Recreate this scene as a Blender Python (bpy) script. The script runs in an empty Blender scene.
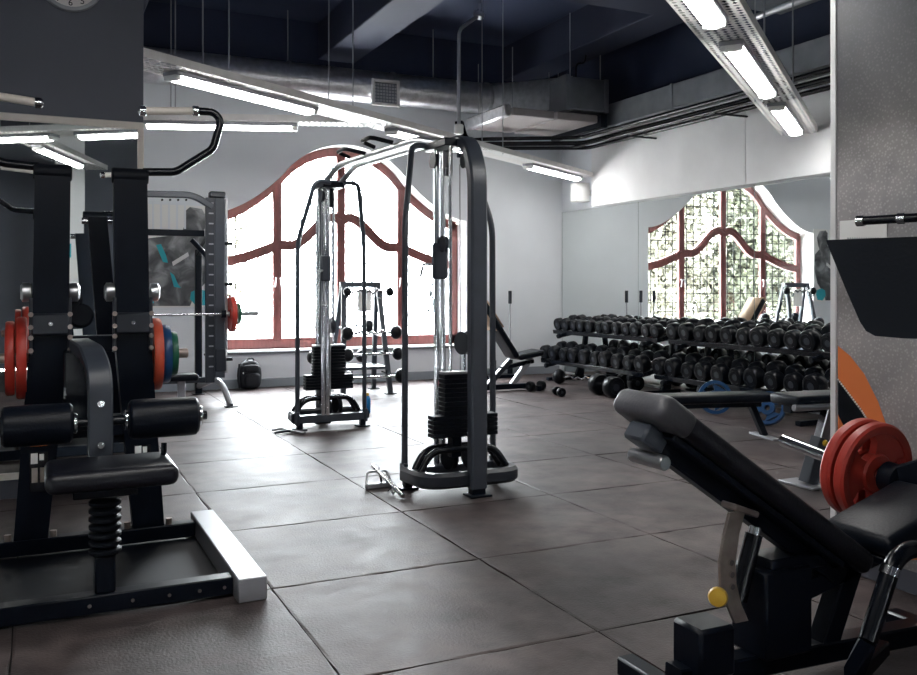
import bpy, bmesh, math, random
from mathutils import Vector, Matrix
random.seed(7)
PI = math.pi
R = math.radians
# ------------------------------------------------------------------ camera
F, HY, CX, H, YAW = 900.0, 287.0, 458.5, 1.3, R(25.3)
SA, CA = math.sin(YAW), math.cos(YAW)
scene = bpy.context.scene
C = scene.collection
cam_d = bpy.data.cameras.new('camera')
cam = bpy.data.objects.new('camera', cam_d)
C.objects.link(cam)
cam.location = (0, 0, H)
cam.rotation_euler = (PI / 2, 0, -YAW)
cam_d.sensor_width = 36.0
cam_d.lens = 36.0 * F / 917.0
cam_d.shift_y = (HY - 337.5) / 917.0
cam_d.clip_start = 0.05
cam_d.clip_end = 200
scene.camera = cam
# ------------------------------------------------------------------ sky and exposure
world = bpy.data.worlds.new('overcast_sky')
scene.world = world
world.use_nodes = True
wn = world.node_tree.nodes
wn['Background'].inputs['Color'].default_value = (0.9, 0.96, 1.0, 1)
wn['Background'].inputs['Strength'].default_value = 33.0
LAMP = 17.0
vs = scene.view_settings
vs.view_transform = 'Standard'
vs.look = 'None'
vs.gamma = 1.0
vs.use_curve_mapping = False
vs.exposure = 1.05
# daylight portal filling the window opening (guides the sampling of the sky light)
pd = bpy.data.lights.new('window_portal', 'AREA')
pd.shape = 'RECTANGLE'; pd.size = 3.6; pd.size_y = 2.8
pd.cycles.is_portal = True
po = bpy.data.objects.new('window_portal', pd)
C.objects.link(po)
po.location = (3.85, 12.2, 1.85)
po.rotation_euler = (-PI / 2, 0, 0)

# ------------------------------------------------------------------ pixel helpers
CAM = Vector((0, 0, H))
def ray(px, py):
    u = (px - CX) / F
    return Vector((SA + u * CA, CA - u * SA, (HY - py) / F))
def at_d(px, py, d): return CAM + ray(px, py) * d
def at_z(px, py, z=0.0):
    r = ray(px, py); return CAM + r * ((z - H) / r.z)
def at_y(px, py, y):
    r = ray(px, py); return CAM + r * (y / r.y)
def at_x(px, py, x):
    r = ray(px, py); return CAM + r * (x / r.x)

# ------------------------------------------------------------------ mesh helpers
class MB:
    def __init__(self): self.v = []; self.f = []
    def add(self, vs_, fs_):
        o = len(self.v)
        self.v += [Vector(p) for p in vs_]
        self.f += [tuple(i + o for i in f) for f in fs_]
        return self
    def box(self, c, s, rot=None, b=0.0, seg=1):
        """box centred at c, full sizes s, optional rotation Matrix(3x3), bevel b"""
        bm = bmesh.new()
        bmesh.ops.create_cube(bm, size=1.0)
        for v in bm.verts: v.co = Vector((v.co.x * s[0], v.co.y * s[1], v.co.z * s[2]))
        if b > 0:
            bmesh.ops.bevel(bm, geom=list(bm.edges), offset=min(b, min(s) * 0.49), segments=seg, affect='EDGES', profile=0.5)
        m = rot or Matrix.Identity(3)
        c = Vector(c)
        bm.verts.index_update()
        self.add([m @ v.co + c for v in bm.verts], [[v.index for v in f.verts] for f in bm.faces])
        bm.free(); return self
    def bb(self, x0, x1, y0, y1, z0, z1, b=0.0, seg=1):
        return self.box(((x0 + x1) / 2, (y0 + y1) / 2, (z0 + z1) / 2), (abs(x1 - x0), abs(y1 - y0), abs(z1 - z0)), None, b, seg)
    def sweep(self, pts, prof, up=(0, 0, 1), closed=False, caps=True):
        """sweep the closed 2D profile [(side, up)] along pts; up keeps the frame upright"""
        pts = [Vector(p) for p in pts]; up = Vector(up)
        n = len(pts); m = len(prof); vs_ = []
        last = None
        for i, p in enumerate(pts):
            if closed: t = pts[(i + 1) % n] - pts[i - 1]
            elif i == 0: t = pts[1] - pts[0]
            elif i == n - 1: t = pts[-1] - pts[-2]
            else: t = (pts[i + 1] - p).normalized() + (p - pts[i - 1]).normalized()
            t = t.normalized()
            s = t.cross(up)
            if s.length < 0.05: s = last if last is not None else t.orthogonal()
            s = s.normalized()
            if last is not None and s.dot(last) < 0: s = -s
            last = s
            w = s.cross(t).normalized()
            k = 1.0
            if 0 < i < n - 1 and not closed:
                c = max(0.5, t.dot((p - pts[i - 1]).normalized())); k = 1.0 / c
            for a, b in prof: vs_.append(p + s * a + w * b * (k if abs(s.dot(up)) < 0.5 else 1))
        fs_ = []
        for i in range(n if closed else n - 1):
            j = (i + 1) % n
            for q in range(m):
                r = (q + 1) % m
                fs_.append((i * m + q, i * m + r, j * m + r, j * m + q))
        if caps and not closed:
            fs_.append(tuple(range(m - 1, -1, -1))); fs_.append(tuple((n - 1) * m + q for q in range(m)))
        return self.add(vs_, fs_)
    def tube(self, pts, r, n=10, up=(0.13, 0.31, 0.94), closed=False):
        return self.sweep(pts, [(r * math.cos(2 * PI * k / n), r * math.sin(2 * PI * k / n)) for k in range(n)], up, closed)
    def rtube(self, pts, w, h, up=(0, 0, 1), closed=False, c=0.006):
        a, b = w / 2, h / 2; c = min(c, a * .6, b * .6)
        pr = [(-a + c, -b), (a - c, -b), (a, -b + c), (a, b - c), (a - c, b), (-a + c, b), (-a, b - c), (-a, -b + c)]
        return self.sweep(pts, pr, up, closed)
    def lathe(self, prof, o, axis, n=20):
        """prof [(radius, height)] turned about axis through o"""
        o = Vector(o); a = Vector(axis).normalized(); e = a.orthogonal().normalized(); g = a.cross(e)
        vs_ = []; m = len(prof)
        for k in range(n):
            d = e * math.cos(2 * PI * k / n) + g * math.sin(2 * PI * k / n)
            for r, h in prof: vs_.append(o + a * h + d * r)
        fs_ = []
        for k in range(n):
            j = (k + 1) % n
            for q in range(m - 1): fs_.append((k * m + q, j * m + q, j * m + q + 1, k * m + q + 1))
        loop = prof[0] == prof[-1]
        if prof[0][0] > 1e-6 and not loop: fs_.append(tuple(k * m for k in range(n - 1, -1, -1)))
        if prof[-1][0] > 1e-6 and not loop: fs_.append(tuple(k * m + m - 1 for k in range(n)))
        return self.add(vs_, fs_)
    def cyl(self, p0, p1, r, r2=None, n=16, ch=0.0):
        p0 = Vector(p0); p1 = Vector(p1); L = (p1 - p0).length; r2 = r if r2 is None else r2
        pr = [(r, 0), (r2, L)] if ch <= 0 else [(r - ch, 0), (r, ch), (r2, L - ch), (r2 - ch, L)]
        return self.lathe(pr, p0, p1 - p0, n)
    def prism(self, poly, off):
        """planar polygon (3D points) extruded by the vector off"""
        n = len(poly); off = Vector(off)
        a = [Vector(p) for p in poly]
        return self.add(a + [p + off for p in a], [tuple(range(n - 1, -1, -1)), tuple(range(n, 2 * n))] +
                        [(i, (i + 1) % n, n + (i + 1) % n, n + i) for i in range(n)])
    def build(self, name, mat, parent=None, sharp=38, origin=None):
        root = Vector((0, 0, 0)) if origin is None else Vector(origin)
        p = parent
        while p is not None:
            if p.parent is None and p.type == 'EMPTY': root = Vector(p.location)
            if p.parent is None and p.type == 'MESH': root = Vector(p.location)
            p = p.parent
        me = bpy.data.meshes.new(name)
        me.from_pydata([tuple(v - root) for v in self.v], [], self.f)
        bm = bmesh.new(); bm.from_mesh(me)
        bmesh.ops.recalc_face_normals(bm, faces=bm.faces)
        bm.to_mesh(me); bm.free()
        for q in me.polygons: q.use_smooth = True
        me.set_sharp_from_angle(angle=R(sharp))
        me.materials.append(M[mat] if isinstance(mat, str) else mat)
        o = bpy.data.objects.new(name, me)
        C.objects.link(o)
        if parent is not None: o.parent = parent
        elif origin is not None: o.location = origin
        return o

def fillet(pts, r, n=6):
    pts = [Vector(p) for p in pts]; out = [pts[0]]
    for i in range(1, len(pts) - 1):
        p = pts[i]; a = pts[i - 1] - p; b = pts[i + 1] - p
        k = min(r, a.length * .48, b.length * .48)
        p0 = p + a.normalized() * k; p1 = p + b.normalized() * k
        for j in range(n + 1):
            t = j / n
            out.append(p0 * (1 - t) ** 2 + p * 2 * t * (1 - t) + p1 * t * t)
    out.append(pts[-1]); return out

def tag(o, label, cat, group=None, kind=None):
    if label: o['label'] = label
    if cat: o['category'] = cat
    if group: o['group'] = group
    if kind: o['kind'] = kind
    return o
def thing(name, label, cat, loc=(0, 0, 0), group=None, rz=0.0):
    o = bpy.data.objects.new(name, None); C.objects.link(o)
    o.location = loc; o.rotation_euler = (0, 0, rz)
    o.empty_display_size = 0.1
    return tag(o, label, cat, group)
def struct(o): o['kind'] = 'structure'; return o
def copy_tree(o, parent=None):
    c = o.copy(); C.objects.link(c); c.parent = parent
    for ch in list(o.children): copy_tree(ch, c)
    return c
ORD = ['first', 'second', 'third', 'fourth', 'fifth', 'sixth', 'seventh', 'eighth', 'ninth', 'tenth', 'eleventh', 'twelfth']

# ------------------------------------------------------------------ materials
M = {}
def mat(name, col, rough=0.5, metal=0.0, spec=0.5, var=0.0, vscale=8.0, bump=0.0, bscale=60.0, emit=None, estr=0.0, rvar=0.0, coat=0.0, stretch=None):
    m = bpy.data.materials.new(name); m.use_nodes = True
    nt = m.node_tree; b = nt.nodes['Principled BSDF']
    b.inputs['Base Color'].default_value = (*col, 1)
    b.inputs['Roughness'].default_value = rough
    b.inputs['Metallic'].default_value = metal
    b.inputs['Specular IOR Level'].default_value = spec
    if coat: b.inputs['Coat Weight'].default_value = coat; b.inputs['Coat Roughness'].default_value = 0.15
    if emit: b.inputs['Emission Color'].default_value = (*emit, 1); b.inputs['Emission Strength'].default_value = estr
    if var or bump or rvar:
        tc = nt.nodes.new('ShaderNodeTexCoord')
        src = tc.outputs['Object']
        if stretch:
            mp = nt.nodes.new('ShaderNodeMapping'); mp.inputs['Scale'].default_value = stretch
            nt.links.new(src, mp.inputs[0]); src = mp.outputs[0]
    if var or rvar:
        no = nt.nodes.new('ShaderNodeTexNoise'); no.inputs['Scale'].default_value = vscale; no.inputs['Detail'].default_value = 5
        nt.links.new(src, no.inputs['Vector'])
        if var:
            rp = nt.nodes.new('ShaderNodeValToRGB')
            rp.color_ramp.elements[0].position = .3; rp.color_ramp.elements[1].position = .7
            rp.color_ramp.elements[0].color = (*[max(0, c * (1 - var)) for c in col], 1)
            rp.color_ramp.elements[1].color = (*[min(1, c * (1 + var)) for c in col], 1)
            nt.links.new(no.outputs['Fac'], rp.inputs[0]); nt.links.new(rp.outputs[0], b.inputs['Base Color'])
        if rvar:
            mr = nt.nodes.new('ShaderNodeMapRange')
            mr.inputs['From Min'].default_value = .3; mr.inputs['From Max'].default_value = .7
            mr.inputs['To Min'].default_value = rough - rvar; mr.inputs['To Max'].default_value = rough + rvar
            nt.links.new(no.outputs['Fac'], mr.inputs['Value']); nt.links.new(mr.outputs[0], b.inputs['Roughness'])
    if bump:
        n2 = nt.nodes.new('ShaderNodeTexNoise'); n2.inputs['Scale'].default_value = bscale; n2.inputs['Detail'].default_value = 3
        nt.links.new(src, n2.inputs['Vector'])
        bp = nt.nodes.new('ShaderNodeBump'); bp.inputs['Strength'].default_value = bump; bp.inputs['Distance'].default_value = .01
        nt.links.new(n2.outputs['Fac'], bp.inputs['Height']); nt.links.new(bp.outputs[0], b.inputs['Normal'])
    M[name] = m; return m

mat('wall_paint', (.76, .79, .825), .65, var=.04, vscale=1.3, bump=.05, bscale=25)
mat('reveal_paint', (.86, .85, .84), .6, var=.03)
mat('soffit_paint', (.78, .78, .79), .6, var=.06, vscale=2.0)
mat('partition_paint', (.1, .107, .135), .6, var=.06, vscale=1.5)
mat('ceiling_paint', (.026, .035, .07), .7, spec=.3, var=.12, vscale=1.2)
mat('beam_paint', (.03, .035, .06), .7, spec=.22, var=.1, vscale=1.2)
mat('baseboard_paint', (.27, .3, .33), .5)
mat('subfloor', (.02, .02, .02), .9)
mat('mirror_glass', (.86, .89, .88), .012, 1.0)
mat('mirror_edge', (.12, .17, .16), .3)
mat('cream_frame', (.72, .66, .6), .45)
mat('white_trim', (.78, .78, .78), .4)
mat('red_wood', (.15, .042, .038), .42, var=.25, vscale=5, bump=.15, bscale=30, stretch=(6, 6, 1))
mat('sill_stone', (.1, .1, .11), .6)
mat('grille_iron', (.006, .006, .006), .8, spec=.1)
mat('black_paint', (.003, .0052, .0105), .36, spec=.15, var=.15, bump=.03, bscale=180)
mat('black_gloss', (.003, .0045, .008), .22, spec=.4)
mat('satin_grey', (.04, .048, .063), .34, var=.1, bump=.03, bscale=180)
mat('slate_paint', (.014, .018, .027), .38, var=.1)
mat('black_rubber', (.003, .0045, .008), .55, spec=.15, var=.2, bump=.06, bscale=120)
mat('dumbbell_rubber', (.0022, .0032, .0055), .3, spec=.22, var=.2, bump=.04, bscale=120)
mat('vinyl', (.0027, .0047, .0095), .38, spec=.2, bump=.12, bscale=90)
mat('vinyl_grey', (.006, .007, .012), .35, spec=.4, bump=.12, bscale=90)
mat('chrome', (.78, .79, .81), .14, 1.0)
mat('brushed_steel', (.55, .56, .58), .32, 1.0, bump=.04, bscale=80, stretch=(1, 1, 12))
mat('silver_paint', (.34, .345, .37), .38, .35)
mat('galvanised', (.56, .56, .58), .36, .9, var=.15, vscale=14, bump=.35, bscale=26)
mat('duct_steel', (.22, .235, .26), .5, .6, var=.12, vscale=5)
mat('tray_steel', (.78, .76, .74), .45, .1, var=.06)
mat('vinyl_lit', (.075, .075, .085), .38, bump=.12, bscale=90)  # paler vinyl: lamp light on the bench head put into the colour
mat('rod_steel', (.42, .43, .46), .4, .7)
mat('warm_steel', (.36, .3, .27), .38, .8, var=.2, vscale=20)
mat('red_plate', (.42, .035, .022), .42, var=.15, bump=.04, bscale=90)
mat('orange_plate', (.5, .07, .03), .45, var=.15)
mat('blue_plate', (.004, .05, .15), .35)
mat('green_plate', (.008, .11, .06), .45)
mat('white_plastic', (.8, .8, .78), .4)
mat('paper', (.82, .82, .8), .7)
mat('paper_ink', (.2, .22, .25), .7)
mat('teal', (.02, .42, .5), .5)
mat('yellow', (.7, .42, .04), .4)
mat('orange_ink', (.75, .2, .05), .6)
mat('tan_cloth', (.6, .42, .29), .8, var=.1, bump=.2, bscale=120)
mat('bag_cloth', (.004, .006, .011), .7, bump=.25, bscale=150)
mat('panel_dull', (.3, .27, .265), .6)
mat('cable', (.35, .36, .38), .4)
mat('bottle_blue', (.02, .2, .5), .25)
mat('pink', (.7, .08, .16), .4)
mat('lamp_glow', (.9, .9, .9), .4, emit=(1.0, .985, .96), estr=LAMP)
mat('terrace', (.55, .54, .52), .8)
mat('bark', (.12, .085, .06), .8)
mat('leaf', (.04, .042, .022), .6, var=.5, vscale=3)
mat('leaf_pale', (.085, .078, .052), .6, var=.5, vscale=3)
mat('clock_face', (.8, .76, .74), .5)

def floor_material():
    m = bpy.data.materials.new('rubber_mat'); m.use_nodes = True; nt = m.node_tree; b = nt.nodes['Principled BSDF']
    g = nt.nodes.new('ShaderNodeNewGeometry')
    def noise(sc, det=4):
        n = nt.nodes.new('ShaderNodeTexNoise'); n.inputs['Scale'].default_value = sc; n.inputs['Detail'].default_value = det
        nt.links.new(g.outputs['Position'], n.inputs['Vector']); return n
    n1 = noise(1.1, 6); n2 = noise(90, 3); n3 = noise(7, 5)
    rp = nt.nodes.new('ShaderNodeValToRGB')
    rp.color_ramp.elements[0].position = .3; rp.color_ramp.elements[1].position = .72
    rp.color_ramp.elements[0].color = (.022, .018, .019, 1); rp.color_ramp.elements[1].color = (.12, .094, .091, 1)
    nt.links.new(n1.outputs['Fac'], rp.inputs[0])
    mx = nt.nodes.new('ShaderNodeMix'); mx.data_type = 'RGBA'; mx.blend_type = 'MULTIPLY'; mx.inputs[0].default_value = .7
    r2 = nt.nodes.new('ShaderNodeValToRGB'); r2.color_ramp.elements[0].position = .35; r2.color_ramp.elements[1].position = .65
    r2.color_ramp.elements[0].color = (.38, .38, .4, 1); r2.color_ramp.elements[1].color = (1.2, 1.2, 1.2, 1)
    nt.links.new(n3.outputs['Fac'], r2.inputs[0])
    nt.links.new(rp.outputs[0], mx.inputs[6]); nt.links.new(r2.outputs[0], mx.inputs[7]); nt.links.new(mx.outputs[2], b.inputs['Base Color'])
    mr = nt.nodes.new('ShaderNodeMapRange'); mr.inputs['From Min'].default_value = .3; mr.inputs['From Max'].default_value = .7
    mr.inputs['To Min'].default_value = .53; mr.inputs['To Max'].default_value = .6
    nt.links.new(n3.outputs['Fac'], mr.inputs['Value']); nt.links.new(mr.outputs[0], b.inputs['Roughness'])
    n4 = noise(2.6, 8); n4.inputs['Roughness'].default_value = .7
    ms = nt.nodes.new('ShaderNodeMapRange'); ms.inputs['From Min'].default_value = .35; ms.inputs['From Max'].default_value = .65
    ms.inputs['To Min'].default_value = .16; ms.inputs['To Max'].default_value = .5
    nt.links.new(n4.outputs['Fac'], ms.inputs['Value']); nt.links.new(ms.outputs[0], b.inputs['Specular IOR Level'])
    b.inputs['Specular Tint'].default_value = (1, .9, .88, 1)
    bp = nt.nodes.new('ShaderNodeBump'); bp.inputs['Strength'].default_value = .5; bp.inputs['Distance'].default_value = .004
    nt.links.new(n2.outputs['Fac'], bp.inputs['Height']); nt.links.new(bp.outputs[0], b.inputs['Normal'])
    M['rubber_mat'] = m
floor_material()

def glass_material():
    m = bpy.data.materials.new('window_glass'); m.use_nodes = True; nt = m.node_tree
    nt.nodes.remove(nt.nodes['Principled BSDF'])
    t = nt.nodes.new('ShaderNodeBsdfTransparent'); t.inputs[0].default_value = (.97, .98, .98, 1)
    g = nt.nodes.new('ShaderNodeBsdfGlossy'); g.inputs['Roughness'].default_value = .02
    x = nt.nodes.new('ShaderNodeMixShader'); x.inputs[0].default_value = .05
    nt.links.new(t.outputs[0], x.inputs[1]); nt.links.new(g.outputs[0], x.inputs[2])
    nt.links.new(x.outputs[0], nt.nodes['Material Output'].inputs[0]); M['window_glass'] = m
glass_material()

def print_material(name, c0, c1, c2, scale, speck=0.0, zramp=False):
    """blotchy grey photographic print"""
    m = bpy.data.materials.new(name); m.use_nodes = True; nt = m.node_tree; b = nt.nodes['Principled BSDF']
    tc = nt.nodes.new('ShaderNodeTexCoord')
    n = nt.nodes.new('ShaderNodeTexNoise'); n.inputs['Scale'].default_value = scale; n.inputs['Detail'].default_value = 5; n.inputs['Distortion'].default_value = .6
    nt.links.new(tc.outputs['Object'], n.inputs['Vector'])
    rp = nt.nodes.new('ShaderNodeValToRGB'); e = rp.color_ramp.elements
    e[0].position = .32; e[0].color = (*c0, 1); e[1].position = .68; e[1].color = (*c2, 1)
    k = e.new(.5); k.color = (*c1, 1)
    nt.links.new(n.outputs['Fac'], rp.inputs[0]); out = rp.outputs[0]
    if speck:
        v = nt.nodes.new('ShaderNodeTexVoronoi'); v.inputs['Scale'].default_value = 70
        nt.links.new(tc.outputs['Object'], v.inputs['Vector'])
        r2 = nt.nodes.new('ShaderNodeValToRGB'); r2.color_ramp.elements[0].position = .1; r2.color_ramp.elements[1].position = .45
        r2.color_ramp.elements[0].color = (1, 1, 1, 1); r2.color_ramp.elements[1].color = (1 - speck, 1 - speck, 1 - speck, 1)
        nt.links.new(v.outputs['Distance'], r2.inputs[0])
        mx = nt.nodes.new('ShaderNodeMix'); mx.data_type = 'RGBA'; mx.blend_type = 'MULTIPLY'; mx.inputs[0].default_value = 1
        nt.links.new(out, mx.inputs[6]); nt.links.new(r2.outputs[0], mx.inputs[7]); out = mx.outputs[2]
    if zramp:
        sx = nt.nodes.new('ShaderNodeSeparateXYZ'); nt.links.new(tc.outputs['Object'], sx.inputs[0])
        mr = nt.nodes.new('ShaderNodeMapRange'); mr.inputs['From Min'].default_value = .6; mr.inputs['From Max'].default_value = 2.4
        nt.links.new(sx.outputs['Z'], mr.inputs['Value'])
        r3 = nt.nodes.new('ShaderNodeValToRGB'); e3 = r3.color_ramp.elements
        e3[0].position = 0; e3[0].color = (.55, .55, .57, 1); e3[1].position = 1; e3[1].color = (.1, .115, .15, 1)
        for ps, v_ in ((.2, .75), (.3, .4), (.42, 1.0), (.58, .9), (.75, .3)): q = e3.new(ps); q.color = (v_, v_, v_ * 1.03, 1)
        nt.links.new(mr.outputs[0], r3.inputs[0])
        m3 = nt.nodes.new('ShaderNodeMix'); m3.data_type = 'RGBA'; m3.blend_type = 'MULTIPLY'; m3.inputs[0].default_value = 1
        nt.links.new(out, m3.inputs[6]); nt.links.new(r3.outputs[0], m3.inputs[7]); out = m3.outputs[2]
    nt.links.new(out, b.inputs['Base Color']); b.inputs['Roughness'].default_value = .45
    M[name] = m
print_material('torso_print', (.03, .035, .04), (.12, .125, .13), (.4, .41, .42), 4.5)
print_material('skin_print', (.3, .3, .31), (.65, .62, .6), (.95, .89, .85), 1.6, .35, True)
# ================================================================== ROOM
XR, YB, XL, YF, ZC = 7.24, 11.66, -5.0, -3.6, 4.79
WX, WH, MU = 3.85, 1.78, .89                                    # window centre and half width
def arch(s):
    s = abs(s)
    if s <= MU:
        r = 1.105; return 3.22 - r + math.sqrt(max(0, r * r - s * s))
    t = min(1, (s - MU) / (WH - MU))
    return 2.25 + .52 * (1 - t) ** 1.7
def transom(s):
    s = abs(s)
    if s <= MU:
        q = max(0, min(1, (s - .1) / .62))
        return 1.86 + .4 * (math.cos(PI * q) * .5 + .5) - .05 * max(0, 1 - s / .1)
    return 1.86 - .24 * math.sin(PI / 2 * min(1, (s - MU) / (WH - MU)))
ZS = 0.475                                             # underside of the window frame
# floor
f = struct(MB().bb(XL, XR + .4, YF, YB + .4, -.12, -.022).build('floor', 'subfloor'))
mat_meshes = []
for k in range(5):
    bm = bmesh.new(); rnd = random.Random(k); E = .4985
    cs = [-E, -E + .012, -.4, -.3, -.2, -.1, 0, .1, .2, .3, .4, E - .012, E]
    gv = [[bm.verts.new((x, y, 0)) for y in cs] for x in cs]
    for i in range(len(cs) - 1):
        for j in range(len(cs) - 1): bm.faces.new((gv[i][j], gv[i + 1][j], gv[i + 1][j + 1], gv[i][j + 1]))
    for v in bm.verts:
        if max(abs(v.co.x), abs(v.co.y)) > E - .001:
            v.co.x *= 1 - rnd.random() * .007; v.co.y *= 1 - rnd.random() * .007; v.co.z += rnd.uniform(-.004, .001)
    ex = bmesh.ops.extrude_edge_only(bm, edges=[e for e in bm.edges if e.is_boundary])
    for v in [g for g in ex['geom'] if isinstance(g, bmesh.types.BMVert)]: v.co.z -= .022
    me = bpy.data.meshes.new('floor_mat'); bm.to_mesh(me); bm.free()
    me.materials.append(M['rubber_mat']); mat_meshes.append(me)
for i in range(-4, 7):
    for j in range(-4, 8):
        cx, cy = .93 + i + .5, 3.85 + j + .5
        if cx + .5 < XL or cx - .5 > XR or cy - .5 > YB + .2: continue
        o = bpy.data.objects.new('floor_mat', random.choice(mat_meshes)); C.objects.link(o)
        o.location = (cx + random.uniform(-.002, .002), cy + random.uniform(-.002, .002), 0)
        o.rotation_euler = (0, 0, random.choice((0, PI / 2, PI, 1.5 * PI)) + random.uniform(-.002, .002))
        o.parent = f
# back wall with the curved window opening
mb = MB(); yb2 = YB + .37
def wq(x0, x1, z0, z1):
    for y in (YB, yb2): mb.add([(x0, y, z0), (x1, y, z0), (x1, y, z1), (x0, y, z1)], [(0, 1, 2, 3)])
wq(XL, WX - WH, 0, ZC); wq(WX + WH, XR + .37, 0, ZC); wq(WX - WH, WX + WH, 0, ZS)
NS = 56
ss = [-WH + 2 * WH * k / NS for k in range(NS + 1)]
for a, b in zip(ss, ss[1:]):
    x0, x1 = WX + a, WX + b
    for y in (YB, yb2): mb.add([(x0, y, arch(a)), (x1, y, arch(b)), (x1, y, ZC), (x0, y, ZC)], [(0, 1, 2, 3)])
struct(mb.build('wall_back', 'wall_paint'))
rv = MB()
path = [(WX - WH, ZS)] + [(WX + s, arch(s)) for s in ss] + [(WX + WH, ZS)]
for (x0, z0), (x1, z1) in zip(path, path[1:] + path[:1]):
    rv.add([(x0, YB - .004, z0), (x1, YB - .004, z1), (x1, yb2, z1), (x0, yb2, z0)], [(0, 1, 2, 3)])
ro = rv.build('trim_2', 'reveal_paint'); struct(ro)
# sill ledge under the window
struct(MB().bb(WX - WH - .12, WX + WH + .12, YB - .045, YB - .001, ZS - .04, ZS - .015, .004).build('trim_3', 'sill_stone'))
struct(MB().bb(XL, XR - .05, YB - .022, YB - .001, 0, .115, .005).build('baseboard_back', 'baseboard_paint'))
# window frame
YW = YB + .30
wroot = bpy.data.objects.new('window_1', None); C.objects.link(wroot); wroot.location = (WX, YW, ZS); struct(wroot)
wroot['label'] = 'large red wooden window with wavy transom and curved arched top'
def ribbon(pts, w, y0, y1):
    """flat band of width w following (x, z) points, from y0 to y1"""
    m = MB(); n = len(pts); vs_ = []
    for i, (x, z) in enumerate(pts):
        a = Vector(pts[max(0, i - 1)]); b = Vector(pts[min(n - 1, i + 1)]); t = (b - a).normalized(); nn = Vector((-t.y, t.x))
        for q in (-w / 2, w / 2):
            for y in (y0, y1): vs_.append((x + nn.x * q, y, z + nn.y * q))
    fs_ = []
    for i in range(n - 1):
        o = i * 4; p = o + 4
        fs_ += [(o, p, p + 2, o + 2), (o + 1, o + 3, p + 3, p + 1), (o, o + 1, p + 1, p), (o + 2, p + 2, p + 3, o + 3)]
    fs_ += [(0, 2, 3, 1), ((n - 1) * 4, (n - 1) * 4 + 1, (n - 1) * 4 + 3, (n - 1) * 4 + 2)]
    return m.add(vs_, fs_)
inner = [-WH + .04 + 2 * (WH - .04) * k / 72 for k in range(73)]
ribbon([(WX + s, arch(s) - .055) for s in inner], .13, YW - .035, YW + .022).build('arched_head', 'red_wood', wroot)
for s in (-1, 1):
    MB().bb(WX + s * (WH - .06) - .055, WX + s * (WH - .06) + .055, YW - .035, YW + .022, ZS + .001, 2.22, .008).build('jamb', 'red_wood', wroot)
MB().bb(WX - WH + .01, WX + WH - .01, YW - .035, YW + .022, ZS + .002, ZS + .14, .008).build('bottom_rail', 'red_wood', wroot)
for s, z1 in ((-MU, 2.7), (0, 3.17), (MU, 2.7)):
    MB().bb(WX + s - .06, WX + s + .06, YW - .04, YW + .022, ZS + .1, z1, .012).build('mullion', 'red_wood', wroot)
tr = [-WH + .08 + 2 * (WH - .08) * k / 72 for k in range(73)]
ribbon([(WX + s, transom(s)) for s in tr], .125, YW - .05, YW + .02).build('wavy_transom', 'red_wood', wroot)
ribbon([(WX + s, transom(s) + .03) for s in tr], .03, YW - .065, YW - .048).build('transom_moulding', 'red_wood', wroot)
# side hung casement frames with handles in the lower left and right panes
for s in (-MU, MU):
    h = MB(); 
    for q in (-.03, .03):
        h.tube([(WX + s + q, YW - .035, 1.42), (WX + s + q, YW - .075, 1.42), (WX + s + q * 1.4, YW - .075, 1.3)], .008, 6)
    h.build('casement_handle', 'brushed_steel', wroot)
edges = [-WH + .1, -MU, 0, MU, WH - .1]
for a, b in zip(edges, edges[1:]):
    for part_ in range(2):
        g = MB(); n = 14
        for k in range(n):
            s0 = a + (b - a) * k / n; s1 = a + (b - a) * (k + 1) / n
            z = [(ZS + .1, transom(s0), transom(s1)), (0, 0, 0)][0]
            if part_ == 0: q = [(s0, ZS + .1), (s1, ZS + .1), (s1, transom(s1)), (s0, transom(s0))]
            else: q = [(s0, transom(s0)), (s1, transom(s1)), (s1, arch(s1) - .08), (s0, arch(s0) - .08)]
            g.add([(WX + x, YW + .01, zz) for x, zz in q], [(0, 1, 2, 3)])
        g.build('pane', 'window_glass', wroot)
# iron grid outside the glass
gr = MB(); k = -WH + .07
while k < WH:
    gr.bb(WX + k - .007, WX + k + .007, YW + .13, YW + .14, ZS + .02, arch(k) - .01); k += .148
z = ZS + .12
while z < 3.15:
    run = [s for s in ss if arch(s) > z]
    gr.bb(WX + run[0], WX + run[-1], YW + .14, YW + .15, z - .006, z + .006); z += .148
gr.build('iron_grid', 'grille_iron', wroot)
# right wall, soffit, front and left walls
struct(MB().bb(XR + .012, XR + .37, YF, YB - .001, 0, ZC).build('wall_right', 'wall_paint'))
sof = MB()
for y0, y1 in ((7.635, 10.66), (4.6, 7.625), (1.5, 4.59)): sof.bb(XR - .13, XR + .011, y0, y1, 2.432, 3.695, .002)
struct(sof.build('trim_1', 'soffit_paint'))
struct(MB().bb(XR - .128, XR + .011, 1.5, YB - .125, 3.7, ZC - .002).build('trim_21', 'ceiling_paint'))  # dark band: shade above the light fixtures painted in with the ceiling colour
struct(MB().bb(XL - .3, XL, YF, YB, 0, ZC).build('wall_left', 'wall_paint'))
struct(MB().bb(XL, XR + .37, YF - .3, YF, 0, ZC).build('wall_front', 'partition_paint'))
struct(MB().bb(XL - .3, XR + .37, YF - .3, yb2, ZC, ZC + .2).build('ceiling', 'ceiling_paint'))
nb = 4
for x in (-2.2, .6, 3.4, 6.18):
    struct(MB().bb(x, x + .5, YF, YB - .12, 4.3, ZC - .001, .01).build('trim_%d' % nb, 'beam_paint')); nb += 1
for y in (-.4, 3.55, 7.5):
    struct(MB().bb(XL, XR - .14, y, y + .56, 4.301, ZC - .002, .01).build('trim_%d' % nb, 'beam_paint')); nb += 1
struct(MB().bb(XL, XR - .14, YB - .12, YB - .001, 4.2, ZC - .003).build('trim_%d' % nb, 'ceiling_paint')); nb += 1
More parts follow.
